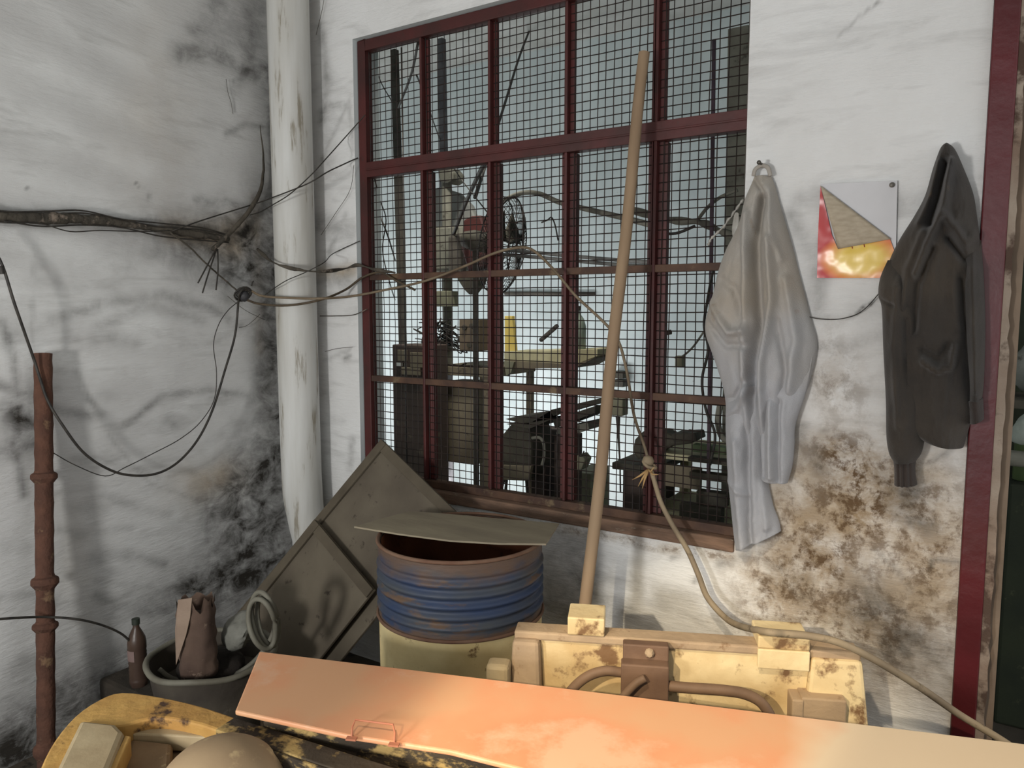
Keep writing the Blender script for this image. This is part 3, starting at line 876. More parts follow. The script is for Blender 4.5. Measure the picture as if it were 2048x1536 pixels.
# rope hose with the knot on the window
HY = .06
K2 = onY(1300, 928, -HY)
_th = math.radians(23.8)
_bk = np.array([-math.sin(_th), math.cos(_th), 0])
def HC(u, v): return onP(u, v, onZ(1035, 1243, .68) - _bk * .096, _bk)   # lies against the lugs of the casting
hp = [onY(1298, 925, -HY), onY(1308, 960, -HY), onY(1322, 1005, -HY), onY(1345, 1050, -.07), onY(1375, 1100, -.08), onY(1397, 1150, -.09), onY(1415, 1195, -.10), onY(1450, 1235, -.13), onY(1480, 1252, -.2),
      HC(1530, 1263), HC(1570, 1267), HC(1620, 1272), HC(1680, 1286), onY(1750, 1320, -.30), onY(1840, 1375, -.2), onY(1920, 1430, -.13), onY(1990, 1472, -.12), onY(2030, 1498, -.12)]
n_ = 17 * 6 + 1
rs = [.0075 + .0025 * min(1, i / 40) for i in range(n_)]
cable('tan_hose', 'tan rubber hose running from the window knot over the machine to the doorway', 'hose', hp, rs, M['hose'], n=12)
root = empty('hose_knot', K2, 'bulging knot with frayed ends tying the cable to the tan hose', 'knot')
MB().lathe([(0, -.022), (.016, -.016), (.021, 0), (.015, .014), (0, .02)], K2 + np.array([-.008, 0, .01]), n=14, wob=.05).build('knot', M['hose'], root, smooth=True)
MB().tube(smooth_path([K2 + np.array([-.02, -.01, .01]), K2 + np.array([0, -.02, -.006]), K2 + np.array([.02, 0, -.012]), K2 + np.array([.004, .012, -.004])], 5, True), .006, 8, closed=True).build('loop', M['hose'], root, smooth=True)
for (dx, dz) in ((-.05, -.055), (-.028, -.075), (.045, -.025), (.03, .0), (-.012, -.08)):
    MB().tube([K2 + np.array([0, -.01, -.016]), K2 + np.array([dx * .5, -.03, -.02 + dz * .35]), K2 + np.array([dx, -.035, dz])], [.005, .0035, .0008], 6).build('frayed_end', M['rope_fray'], root, smooth=True)
cable('black_wire', 'curved black wire on the wall between the grey overall and the dark hoodie', 'wire',
      [onY(1612, 632, -.02), onY(1640, 638, -.02), onY(1680, 638, -.02), onY(1720, 625, -.02), onY(1752, 594, -.02), onY(1775, 560, -.02)], .0015, M['cable_dark'])
cable('steel_rod', 'thin dark rod arching over the rusty standpipe to the bottle', 'rod',
      [onX(-40, 1241, .2), onX(30, 1236, .2), beside(88, 1234, .012), onX(150, 1238, .2), onX(200, 1249, .2), onX(240, 1266, .2), onX(262, 1284, .2)], .0042, M['cable_dark'])

# ------------------------------------------------------------------ leaning pole
tpz = onY(1289, 106, -.045)
bpz = onP(1170, 1225, (1.80, -.36, .66), (0, 1, 0))
d = bpz - tpz
bot = tpz + d * 1.0
ext = tpz + d * (tpz[2] / (tpz[2] - bpz[2]))
pts = [ext + (tpz - ext) * t for t in np.linspace(0, 1, 24)]
pts = [p + np.array([.003 * math.sin(i * .8), 0, 0]) for i, p in enumerate(pts)]
rs = [.0205 - .002 * t for t in np.linspace(0, 1, 24)]
tag(MB().tube(pts, rs, 14).build('wooden_pole', M['wood_stick'], smooth=True, auto=50), 'long tan wooden pole leaning against the window frame', 'pole')

# ------------------------------------------------------------------ leaning metal trays (two)
def tray(pt, pl, pr, L1, L2, top, label):
    a = math.radians(30)
    nrm = np.array([0, -math.cos(a), -math.sin(a) * -1])
    nrm = np.array([0, -math.cos(a), math.sin(a)])
    t0 = onY(pt[0], pt[1], top)
    e1 = onP(pl[0], pl[1], t0, nrm) - t0; e1 /= np.linalg.norm(e1)
    e2 = onP(pr[0], pr[1], t0, nrm) - t0; e2 /= np.linalg.norm(e2)
    root = empty('metal_tray', t0 + (e1 * L1 + e2 * L2) / 2 - np.array([0, 0, .3]), label, 'metal tray', 'square trays leaning under the window')
    q_ = [t0, t0 + e1 * L1, t0 + e1 * L1 + e2 * L2, t0 + e2 * L2]
    MB().prism(q_, -nrm * .012).build('sheet', M['slab'], root, bevel=.002)
    w = .04
    k1 = [t0, t0 + e1 * L1, t0 + e1 * L1 + e2 * w, t0 + e2 * w]
    MB().prism([p + nrm * .0005 for p in k1], nrm * .012).build('edge_strip', M['slab_rim'], root, bevel=.002)
    k2 = [t0 + e2 * (w + .0005) , t0 + e2 * (w + .0005) + e1 * w, t0 + e1 * w + e2 * L2, t0 + e2 * L2]
    MB().prism([p + nrm * .0005 for p in k2], nrm * .010).build('edge_strip', M['slab_rim'], root, bevel=.002)
    return nrm
tray((765, 880), (480, 1225), (925, 1035), 1.03, .555, -.10, 'rear square rusty metal tray standing on its corner below the window')
tray((632, 1040), (500, 1205), (752, 1183), .55, .46, -.335, 'front smaller metal tray leaning on the larger tray left of the blue drum')

# ------------------------------------------------------------------ drum
c = onZ(921, 1070, .85)
DX, DY, DR = c[0], c[1], .277
root = empty('blue_drum', (DX, DY, 0), 'rusty open drum with ribbed blue paint and cream base under the window', 'drum')
pf_ = [(DR - .004, .600)]
for i in range(61):
    z = .605 + .235 * i / 60
    rib = 0
    if .63 < z < .80: rib = .006 * math.sin((z - .63) / .17 * 2 * math.pi * 5)
    pf_.append((DR - .004 + rib, z))
pf_ += [(DR - .012, .842), (DR - .013, .81), (DR - .013, .62), (DR - .006, .60)]
b = MB(); b.lathe(pf_, (DX, DY, 0), n=72)
b.build('drum_body', M['drum_blue'], root, smooth=True, auto=50)
b = MB(); b.lathe([(DR - .0145, .62), (DR - .0145, .844)], (DX, DY, 0), n=72)
b.f = [f_ for f_ in b.f if len(f_) == 4]
b.build('inner_lining', M['drum_rust'], root, smooth=True)
ring = [(DX + (DR - .003) * math.cos(q_), DY + (DR - .003) * math.sin(q_), .848) for q_ in np.linspace(0, 2 * math.pi, 73)[:-1]]
MB().tube(ring, .0065, 8, closed=True).build('rim', M['drum_rim'], root, smooth=True)
b = MB(); b.lathe([(DR - .006, 0), (DR - .004, .02), (DR - .006, .3), (DR - .004, .596), (DR - .01, .600)], (DX, DY, 0), n=72)
b.build('cream_base', M['drum_cream'], root, smooth=True, auto=40)
tag(root.children[-1] if False else bpy.data.objects['cream_base'], 'cream painted lower part')
ring = [(DX + (DR - .001) * math.cos(q_), DY + (DR - .001) * math.sin(q_), .603) for q_ in np.linspace(0, 2 * math.pi, 73)[:-1]]
MB().tube(ring, .006, 8, closed=True).build('seam_ring', M['drum_rim'], root, smooth=True)
# the board on the drum
zt = .857
pl = [(708, 1056), (818, 1025), (900, 1031), (1000, 1040), (1118, 1050), (1092, 1091), (1000, 1090), (900, 1084), (800, 1071)]
P = [onZ(u, v, zt) for u, v in pl]
tag(MB().prism(P, (0, 0, .006)).build('lid_board', M['plywood'], bevel=.001), 'thin brownish board laid across the open top of the blue drum', 'board')

# ------------------------------------------------------------------ machine casting (cream)
th = math.radians(23.8)
A = np.array([math.cos(th), math.sin(th), 0]); Bk = np.array([-math.sin(th), math.cos(th), 0]); Zv = np.array([0, 0, 1.0])
O = onZ(1035, 1243, .68)
LEN = float((onZ(1710, 1287, .68) - O) @ A)
root = empty('machine_casting', (O + A * LEN / 2 - Bk * .05) * np.array([1, 1, 0]), 'cream painted machine casting with two raised lugs in front of the stained wall', 'machine')
def C(s, t, z): return O * np.array([1, 1, 0]) + A * s - Bk * t + Zv * z   # s along, t towards the viewer
b = MB()
# profile swept along s: sloping front
def cbox(b, s0, s1, t0, t1, z0, z1, flare=0.0, tf=0.0):
    vs = [C(s0 - flare, t0, z0), C(s1 + flare, t0, z0), C(s1 + flare, t1 + tf, z0), C(s0 - flare, t1 + tf, z0),
          C(s0, t0, z1), C(s1, t0, z1), C(s1, t1, z1), C(s0, t1, z1)]
    b.add(vs, [(3, 2, 1, 0), (4, 5, 6, 7), (0, 1, 5, 4), (1, 2, 6, 5), (2, 3, 7, 6), (3, 0, 4, 7)])
    return b
cbox(MB(), 0.05, LEN - .01, 0, .055, 0.0, .655, .03, .05).build('body', M['cream'], root, bevel=.006)
cbox(MB(), 0.0, LEN, -.004, .066, .655, .68).build('top_ledge', M['cream_dusty_shade'], root, bevel=.006)  # dusty cream, its darker tone also painting the top as unlit
b = cbox(MB(), -.002, .075, .0, .09, .25, .662, .02, .06); b.build('end_cheek', M['cream_dusty_shade'], root, bevel=.012)
b = cbox(MB(), LEN - .13, LEN + .002, .0, .075, .25, .66, .04, .05); b.build('end_cheek', M['cream'], root, bevel=.01)
def lug(u0, u1, vt, vb):
    s0 = float((onP(u0, vb, C(0, .07, 0), Bk) - O) @ A); s1 = float((onP(u1, vb, C(0, .07, 0), Bk) - O) @ A)
    return s0, s1
zf = float(onP(1170, 1225, C(0, .07, 0), Bk)[2])
s0, s1 = lug(1135, 1209, 1228, 1265)
o_ = cbox(MB(), s0, s1, -.035, .072, .681, .733).build('lug', M['cream'], root, bevel=.004)
s0, s1 = lug(1515, 1619, 1255, 1290)
cbox(MB(), s0, s1, -.035, .078, .681, .715).build('lug', M['cream'], root, bevel=.004)
cbox(MB(), s0, s1, .0665, .082, .625, .68).build('lug_skirt', M['cream'], root, bevel=.003)
# bracket with bolt, pipes
Fp = C(0, .11, 0)
fp = lambda u, v, t=.11: onP(u, v, C(0, t, 0), Bk)
def fs(u, v, t=.11):
    p = fp(u, v, t); return float((p - O) @ A), float(p[2])
s0, z1 = fs(1246, 1288); s1, z0 = fs(1336, 1385)
cbox(MB(), s0, s1, .075, .11, z0 - .08, z1).build('bracket', M['brown_metal'], root, bevel=.004)
s0b, z1b = fs(1246, 1325, .14); s1b, _ = fs(1338, 1325, .14)
cbox(MB(), s0b - .005, s1b, .11, .15, z0 - .08, z1b).build('bracket_step', M['brown_metal'], root, bevel=.004)
p = fp(1299, 1305); MB().lathe([(.013, 0), (.013, .008), (.007, .016), (0, .018)], p - Bk * .0, axis=-Bk, n=8).build('bolt', M['cream_dusty_shade'], root, smooth=True, auto=35)
MB().tube(smooth_path([fp(1246, 1345, .13), fp(1210, 1342, .14), fp(1175, 1353, .15), fp(1145, 1378, .15), fp(1125, 1410, .15), fp(1115, 1450, .15)], 6), .0135, 12).build('pipe_bend', M['hose_brown'], root, smooth=True)
MB().tube(smooth_path([fp(1336, 1372, .13), fp(1380, 1376, .14), fp(1440, 1380, .15), fp(1490, 1388, .15), fp(1525, 1408, .15), fp(1550, 1450, .15)], 6), .0145, 12).build('pipe_bend', M['hose_brown'], root, smooth=True)
MB().tube(smooth_path([fp(1290, 1356, .165), fp(1270, 1368, .17), fp(1245, 1395, .17), fp(1215, 1430, .17)], 6), .011, 12).build('pipe_stub', M['hose_brown'], root, smooth=True)
s0, z1 = fs(972, 1327, .14); s1, z0 = fs(1018, 1350, .14)
cbox(MB(), s0, s1, .09, .15, z0 - .1, z1).build('foot', M['pale_metal'], root, bevel=.012)
s0, z1 = fs(1602, 1392, .11); s1, z0 = fs(1690, 1440, .11)
cbox(MB(), s0, s1, .06, .12, z0 - .1, z1).build('foot', M['cream_dusty_shade'], root, bevel=.004)
s0, z1 = fs(1584, 1398, .12)
cbox(MB(), s0, s0 + .03, .06, .125, z0 - .1, z1).build('foot_step', M['cream_dusty_shade'], root, bevel=.004)

# ------------------------------------------------------------------ the long orange cover
zb = .70
P = [onZ(519, 1302, zb), onZ(2150, 1499, zb), onZ(2150, 1960, zb), onZ(1500, 1670, zb), onZ(1040, 1536, zb), onZ(900, 1501, zb), onZ(695, 1470, zb), onZ(470, 1421, zb)]
root = empty('orange_machine_cover', (P[0] + P[2]) / 2 * np.array([1, 1, 0]) + np.array([0, 0, .0]), 'long flat orange painted cover panel with cream worn patches in the foreground', 'machine cover')
top = MB().prism(P[::-1], (0, 0, -.012)).build('cover_panel', M['board'], root, bevel=.004)
# support box below
inset = lambda p, c_, k_: c_ + (p - c_) * k_
cc = sum(P) / len(P)
Q = [P[0] + np.array([.03, -.03, 0]), P[1] + np.array([0, -.06, 0]), P[2] + np.array([0, .1, 0]), P[4] + np.array([.05, .06, 0]), P[7] + np.array([.06, .03, 0])]
Q = [q_ * np.array([1, 1, 0]) for q_ in Q]
MB().prism(Q[::-1], (0, 0, zb - .013)).build('machine_bed', M['black_channel'], root, bevel=.004)
h0 = onZ(703, 1479, zb); h1 = onZ(788, 1491, zb); h0t = onP(706, 1440, h0, (_h)); h1t = onP(792, 1452, h1, (_h))
h0t = h0 + (onZ(708, 1442, zb) - h0) * .55 + np.array([0, 0, .022]); h1t = h1 + (onZ(794, 1452, zb) - h1) * .55 + np.array([0, 0, .022])
MB().tube([h0 + np.array([0, 0, -.001]), h0 * .4 + h0t * .6, h0t + (h1t - h0t) * .06, h0t + (h1t - h0t) * .5, h0t + (h1t - h0t) * .94, h1 * .4 + h1t * .6, h1 + np.array([0, 0, -.001])], .0022, 8).build('handle', M['orange_handle'], root, smooth=True)
for hh in (h0, h1):
    MB().box(hh + np.array([0, 0, .002]), (.022, .012, .004), (A, Bk, Zv)).build('handle_foot', M['orange_handle'], root)
# dark channel with peeling paint at the near edge
c0 = onZ(470, 1432, .67); c1 = onZ(880, 1560, .67)
ca = (c1 - c0) / np.linalg.norm(c1 - c0); cb = np.array([-ca[1], ca[0], 0])
root = empty('channel_bar', (c0 + c1) / 2 - Zv * .1, 'dark steel channel with peeling yellow paint below the orange cover edge', 'steel channel')
L_ = np.linalg.norm(c1 - c0) + .3
MB().box(c0 + ca * (L_ / 2) - cb * .03 - Zv * .008, (L_, .055, .012), (ca, cb, Zv)).build('flange', M['black_channel'], root, bevel=.002)
MB().box(c0 + ca * (L_ / 2 + .04) - cb * .062 - Zv * .05, (L_ - .08, .006, .09), (ca, cb, Zv)).build('web', M['black_channel'], root, bevel=.001)
MB().box(c0 + ca * (L_ / 2 + .08) - cb * .10 - Zv * .07, (L_ - .16, .05, .02), (ca, cb, Zv)).build('lower_flange', grime('peeling', (190, 160, 100), (150, 120, 72), (52, 42, 34), 10, .8, bump=.5, spot=.5, spots=12), root, bevel=.002)

# ------------------------------------------------------------------ ochre machine head bottom left
zr = .64
outer = [(60, 1600), (80, 1536), (108, 1482), (150, 1432), (198, 1399), (245, 1384), (320, 1393), (400, 1411), (470, 1434)]
inner = [(488, 1448), (450, 1462), (400, 1448), (345, 1437), (300, 1436), (250, 1448), (205, 1452), (165, 1462), (140, 1510), (120, 1560), (110, 1620)]
root = empty('arched_machine', onZ(300, 1500, 0), 'ochre arched machine housing with a domed hub at the lower left', 'machine')
P = [onZ(u, v, zr) for u, v in smooth_path(outer, 3)] + [onZ(u, v, zr) for u, v in smooth_path(inner, 3)]
MB().prism(P[::-1], (0, 0, -.07)).build('arched_rim', M['ochre'], root, bevel=.006)
o2 = [onZ(u, v, zr) for u, v in outer]
ctr = onZ(330, 1600, zr)
P = [ctr + (p - ctr) * .96 for p in o2] + [onZ(560, 1540, zr), onZ(560, 1700, zr), onZ(60, 1700, zr)]
P = [np.array([p[0], p[1], 0.0]) for p in P]
MB().prism(P[::-1], (0, 0, zr - .075)).build('housing_body', M['dusty_brown'], root, bevel=.004)
hc = onZ(442, 1590, .60)
hr = .132
prof = [(hr * math.cos(t), hr * .85 * math.sin(t)) for t in np.linspace(0, math.pi / 2, 14)]
prof[-1] = (0, prof[-1][1])
MB().lathe([(hr, -.05)] + prof, (hc[0], hc[1], .60), n=48, wob=.008).build('hub_dome', M['hub'], root, smooth=True)
P = [onZ(u, v, .655) for u, v in ((160, 1438), (232, 1446), (248, 1462), (215, 1545), (190, 1620), (95, 1620), (110, 1540))]
MB().prism(P[::-1], (0, 0, -.09)).build('side_cover', M['pale_metal'], root, bevel=.012)
P = [onZ(u, v, .645) for u, v in ((250, 1470), (262, 1472), (222, 1560), (195, 1640), (180, 1640), (215, 1545))]
MB().prism(P[::-1], (0, 0, -.08)).build('cover_edge', M['ochre'], root, bevel=.003)
P = [onZ(u, v, .60) for u, v in ((262, 1475), (345, 1485), (340, 1560), (300, 1620), (220, 1620))]
MB().prism(P[::-1], (0, 0, -.05)).build('inner_block', M['dusty_brown'], root, bevel=.01)
P = [onZ(u, v, .612) for u, v in ((270, 1450), (330, 1446), (470, 1462), (480, 1478), (340, 1470), (265, 1468))]
MB().prism(P[::-1], (0, 0, -.04)).build('ledge', M['pale_metal'], root, bevel=.004)

# ------------------------------------------------------------------ heap in the corner
def basin():
    c_ = onZ(425, 1310, .42)
    w = np.linalg.norm(onZ(545, 1310, .42) - onZ(305, 1310, .42)) / 2
    root = empty('metal_basin', (c_[0], c_[1], 0), 'dark round basin with a pale worn rim full of scrap in the corner', 'basin')
    MB().lathe([(w * .7, 0), (w * .82, .2), (w * .97, .40), (w, .42), (w * .96, .42), (w * .9, .33), (0, .31)], (c_[0], c_[1], 0), n=48).build('basin_body', M['basin'], root, smooth=True, auto=45)
    rg = [(c_[0] + w * math.cos(q_), c_[1] + w * math.sin(q_), .423 + .004 * math.sin(5 * q_)) for q_ in np.linspace(0, 2 * math.pi, 60)[:-1]]
    MB().tube(rg, .010, 8, closed=True).build('rim', M['basin_rim'], root, smooth=True)
    return c_, w
bc, bwid = basin()


def lump(name, mat, c_, r, label, cat, seed, sub=4, squash=1.0, amp=.35, parent=None, flat=None):
    bm = bmesh.new(); bmesh.ops.create_icosphere(bm, subdivisions=sub, radius=1)
    b = MB(); rs_ = np.random.RandomState(seed); k_ = rs_.uniform(-2.5, 2.5, (7, 3)); ph = rs_.uniform(0, 6, 7)
    vs = []
    for v in bm.verts:
        p = np.array(v.co)
        a = sum(math.sin(k_[i] @ p * 1.5 + ph[i]) for i in range(7)) / 7
        a2 = sum(abs(math.sin(k_[i] @ p * 4 + ph[i])) for i in range(7)) / 7
        q_ = p * (1 + amp * a + amp * .4 * (a2 - .6))
        vs.append(np.array(c_) + q_ * np.array(r))
    idx = {v: i for i, v in enumerate(bm.verts)}
    b.add(vs, [tuple(idx[v] for v in f_.verts) for f_ in bm.faces])
    bm.free()
    o = b.build(name, mat, parent, smooth=True, auto=60)
    if parent is None: tag(o, label, cat)
    return o


lump('dark_rag_pile', M['dark_rag'], bc + np.array([-.02, .02, -.06]), (.12, .12, .06), 'heap of dark oily rags lying inside the round basin', 'rags', 3)
# paper sack
ps = [(352, 1195), (380, 1192), (420, 1196), (436, 1205), (440, 1290), (432, 1330), (395, 1345), (352, 1330), (348, 1290)]
c_ = onZ(390, 1300, .47)
pn = _h
P = [onP(u, v, c_, pn) for u, v in ps]
root = empty('paper_sack', (c_[0], c_[1], .34), 'torn brown paper sack standing upright in the round basin', 'sack')
b = MB()
rows = []
for (t, dxx, dyy) in ((0, .050, .034), (.2, .056, .04), (.5, .054, .036), (.8, .050, .036), (1, .052, .030)):
    pass
cen = sum(P) / len(P)
hgt = P[0][2] - P[6][2]
prof = []
for i, t in enumerate(np.linspace(0, 1, 12)):
    prof.append((.058 * (1 + .06 * math.sin(i * 2.3)), t * hgt))
b.lathe(prof, (cen[0], cen[1], P[6][2]), n=28, sx=1.05, wob=.06)
b.f = [f_ for f_ in b.f if len(f_) == 4 or f_[0] < 28 * 2]
for i in range(28):  # torn top edge
    j_ = 11 * 28 + i
    x_, y_, z_ = b.v[j_]; b.v[j_] = (x_, y_, z_ + .02 * math.sin(i * 1.9) - .01 * (i % 3))
b.build('sack_body', M['bag'], root, smooth=True)
p0 = onP(356, 1200, cen - _h * .062, pn); p1 = onP(384, 1196, cen - _h * .062, pn); p2 = onP(380, 1235, cen - _h * .066, pn); p3 = onP(372, 1270, cen - _h * .066, pn); p4 = onP(352, 1330, cen - _h * .064, pn); p5 = onP(350, 1260, cen - _h * .064, pn)
MB().prism([p0, p1, p2, p3, p4, p5], _h * .004).build('torn_flap', grime('torn_paper', (140, 122, 106), (122, 104, 90), None, 9, .9, bump=.3), root)
# pale cloth chunk
lump('pale_rag', M['rag'], onP(478, 1262, bc + np.array([.05, .05, .1]), _h), (.066, .052, .05), 'pale grey folded rag resting on the basin edge', 'rag', 5, amp=.75)
# coiled hose
cc_ = onP(528, 1240, bc + np.array([.16, .0, .16]), _h)
root = empty('hose_coil', cc_ - Zv * .12, 'coil of dusty grey hose standing between the basin and the tray', 'hose')
for i, (ru, rv_, du, dv, off) in enumerate(((24, 56, 0, 0, 0), (20, 50, 8, 2, .02), (26, 50, -4, 8, -.02))):
    rg = []
    for q_ in np.linspace(0, 2 * math.pi, 30)[:-1]:
        rg.append(onP(528 + du + ru * math.cos(q_) + 8 * math.sin(q_), 1240 + dv + rv_ * math.sin(q_), cc_ + _h * (off + .02 * math.sin(q_ * 2)), _h))
    MB().tube(rg, .0085, 8, closed=True).build('hose_loop', M['basin_rim'], root, smooth=True)
cable('grey_hose', 'pale grey hose curving round the basin front up into the coil', 'hose',
      [onP(u, v, bc - _h * .08 * max(0, (560 - u) / 260), _h) for u, v in ((318, 1338), (345, 1357), (400, 1366), (450, 1358), (500, 1330), (535, 1290), (550, 1250), (545, 1210))], .0085, M['basin_rim'])
# bottle
bt = onX(278, 1370, .20)
root = empty('plastic_bottle', bt, 'dusty brown plastic bottle with dark green cap by the left wall', 'bottle')
sc = np.linalg.norm(onX(278, 1235, .20) - bt)
prof = [(.030, 0), (.036, .02)]
for i in range(9):
    prof += [(.036, .03 + i * .014), (.0335, .037 + i * .014)]
prof += [(.036, .16), (.036, .185), (.033, .205), (.020, .235), (.0125, .25), (.0125, .262), (0, .262)]
k_ = sc / .285
MB().lathe([(r * k_, h * k_) for r, h in prof], bt, n=28).build('bottle_body', M['bottle'], root, smooth=True, auto=60)
MB().lathe([(.0155 * k_, .262 * k_), (.0155 * k_, .285 * k_), (0, .286 * k_)], bt, n=20).build('cap', M['bottle_cap'], root, smooth=True, auto=40)
pp = [(.0368 * k_ * math.cos(q_), .0368 * k_ * math.sin(q_)) for q_ in np.linspace(math.radians(200), math.radians(310), 14)]
b = MB(); vs_ = [(bt[0] + x, bt[1] + y, bt[2] + .115 * k_) for x, y in pp] + [(bt[0] + x, bt[1] + y, bt[2] + .16 * k_) for x, y in pp]
b.add(vs_, [(i, i + 1, i + 15, i + 14) for i in range(13)]); b.build('paper_label', M['bottle_label'], root, smooth=True)
# support for bottle: low stone ledge
root = MB().span((.012, bt[1] - .055, 0), (.30, bt[1] + .30, bt[2])).build('stone_ledge', grime('ledge_dark', (58, 52, 44), (42, 38, 33), (74, 68, 60), 5, .95, bump=.8), bevel=.02)
tag(root, 'dark dirty low ledge along the left wall carrying the plastic bottle', 'ledge')

# ------------------------------------------------------------------ clothes
def resample(rows, n):
    L = smooth_path([np.array([*a, *b]) for a, b in rows], max(2, n // (len(rows) - 1)))
    return L


def garment(b, rows, base, thick, folds, n=150, m=72, wr=.004, seed=0, prof=lambda t: 1.0, back=.006, sharp=.55, fade=lambda t: 1.0):
    L = np.array(resample(rows, n))
    nr = len(L)
    s = np.linspace(0, 1, m)
    UU = L[:, None, 0] * (1 - s) + L[:, None, 2] * s
    VV = L[:, None, 1] * (1 - s) + L[:, None, 3] * s
    dep = thick * np.sin(np.pi * s)[None, :] ** sharp * np.array([prof(i / (nr - 1)) for i in range(nr)])[:, None]
    for (pts, w, a) in folds:
        D = dist_poly(UU, VV, pts)
        # fade along the ends
        dep = dep + 1.45 * a * np.exp(-(D / (.8 * w)) ** 2) * (np.sin(np.pi * s)[None, :] ** .3)
    dep = dep + (fbm(UU / 26, VV / 60, seed, 4) - .47) * wr * 4 * np.sin(np.pi * s)[None, :] ** .5
    dep = dep + (fbm(UU / 9 + VV / 50, VV / 22, seed + 3, 3) - .43) * wr * 1.6 * np.sin(np.pi * s)[None, :] ** .5
    dep = dep - (np.abs(fbm(UU / 30 + VV / 90, VV / 45 - UU / 80, seed + 7, 3) - .44) < .022) * 0
    dep = dep * np.array([fade(i / (nr - 1)) for i in range(nr)])[:, None]
    vs = []
    for i in range(nr):
        for j in range(m):
            p = onY(UU[i, j], VV[i, j], -(base + .01))
            vs.append((p[0], -(base + max(0.004, dep[i, j])), p[2]))
    for i in range(nr):
        for j in range(m):
            p = onY(UU[i, j], VV[i, j], -(base + .01))
            vs.append((p[0], -base + back * 0, p[2]))
    K = nr * m
    fs_ = []
    for i in range(nr - 1):
        for j in range(m - 1):
            a_ = i * m + j
            fs_.append((a_, a_ + 1, a_ + m + 1, a_ + m))
            fs_.append((K + a_ + m, K + a_ + m + 1, K + a_ + 1, K + a_))
    for i in range(nr - 1):
        for j in (0, m - 1):
            a_ = i * m + j
            fs_.append((a_, a_ + m, K + a_ + m, K + a_))
    for j in range(m - 1):
        for i in (0, nr - 1):
            a_ = i * m + j
            fs_.append((a_, a_ + 1, K + a_ + 1, K + a_))
    b.add(vs, fs_)


# grey overall
tpo = onY(1525, 335, -.03)
root = empty('grey_overall', (tpo[0], -.03, 1.0), 'grey work overall hanging by its loop on the wall right of the window', 'work clothes')
b = MB()
garment(b, [((1508, 352), (1541, 352)), ((1500, 372), (1549, 372)), ((1488, 402), (1557, 402)), ((1476, 450), (1571, 450)), ((1452, 498), (1586, 500)), ((1436, 540), (1597, 545)), ((1424, 590), (1609, 590)),
            ((1410, 640), (1622, 640)), ((1411, 672), (1633, 680)), ((1426, 715), (1631, 715)), ((1442, 765), (1618, 765)), ((1450, 805), (1600, 812)), ((1450, 850), (1588, 850)), ((1452, 890), (1586, 890))],
        .012, .085, [([(1530, 400), (1522, 500), (1530, 640), (1512, 800), (1510, 890)], 12, -.03), ([(1548, 480), (1556, 600), (1536, 720), (1530, 880)], 9, .03),
                     ([(1500, 430), (1505, 560), (1500, 700), (1502, 890)], 10, .024), ([(1420, 600), (1470, 665), (1500, 660)], 9, .022), ([(1415, 640), (1460, 690), (1500, 690)], 8, -.014),
                     ([(1580, 560), (1600, 680), (1585, 780)], 12, .02), ([(1560, 640), (1580, 740), (1560, 860)], 10, -.016), ([(1450, 830), (1480, 815), (1510, 770)], 8, .022), ([(1452, 800), (1475, 795), (1500, 760)], 7, -.018),
                     ([(1510, 360), (1530, 385), (1522, 460)], 7, -.012), ([(1545, 380), (1550, 460), (1570, 520)], 7, .012), ([(1450, 560), (1480, 580), (1500, 640)], 10, -.012)], seed=5, wr=.006,
        prof=lambda t: .35 + .65 * min(1, t * 4), fade=lambda t: min(1, (1 - t) / .22) ** .7)
b.build('jacket_body', M['overall'], root, smooth=True)
b = MB()
garment(b, [((1438, 730), (1530, 730)), ((1450, 790), (1534, 790)), ((1450, 850), (1532, 850)), ((1452, 900), (1530, 900)), ((1455, 960), (1535, 960)), ((1460, 1010), (1545, 1010)), ((1465, 1060), (1556, 1040)), ((1470, 1101), (1561, 1063))],
        .011, .06, [([(1500, 850), (1502, 960), (1506, 1095)], 9, -.02), ([(1478, 880), (1482, 1000), (1488, 1090)], 10, .014), ([(1456, 960), (1500, 985)], 6, .012), ([(1530, 960), (1540, 1050)], 8, .012)], n=90, m=40, seed=9, wr=.006, fade=lambda t: min(1, t / .3) ** .8)
b.build('long_sleeve', M['overall'], root, smooth=True)
b = MB()
garment(b, [((1512, 700), (1624, 715)), ((1516, 760), (1612, 780)), ((1520, 840), (1590, 850)), ((1520, 890), (1588, 890)), ((1522, 930), (1584, 930)), ((1522, 957), (1574, 967))],
        .03, .055, [([(1545, 800), (1548, 950)], 8, .016), ([(1562, 800), (1560, 960)], 7, -.016), ([(1530, 820), (1532, 950)], 6, -.01)], n=70, m=40, seed=12, wr=.005, fade=lambda t: min(1, t / .35) ** .8)
b.build('short_sleeve', M['overall'], root, smooth=True)
lp = [onY(u, v, -.03) for u, v in ((1507, 352), (1510, 340), (1518, 333), (1527, 331), (1536, 336), (1541, 352))]
MB().tube(smooth_path(lp, 5), .0065, 8).build('hanging_loop', M['overall'], root, smooth=True)
p = onY(1528, 334, -.0)
MB().lathe([(.006, -.03), (.004, 0), (.004, .06), (.007, .062), (0, .065)], (p[0], .0, p[2] + .004), axis=(0, -1, 0), n=8).build('wall_nail', M['nail'], smooth=True)
tag(bpy.data.objects['wall_nail'], 'nail in the wall that holds the grey overall', 'nail')

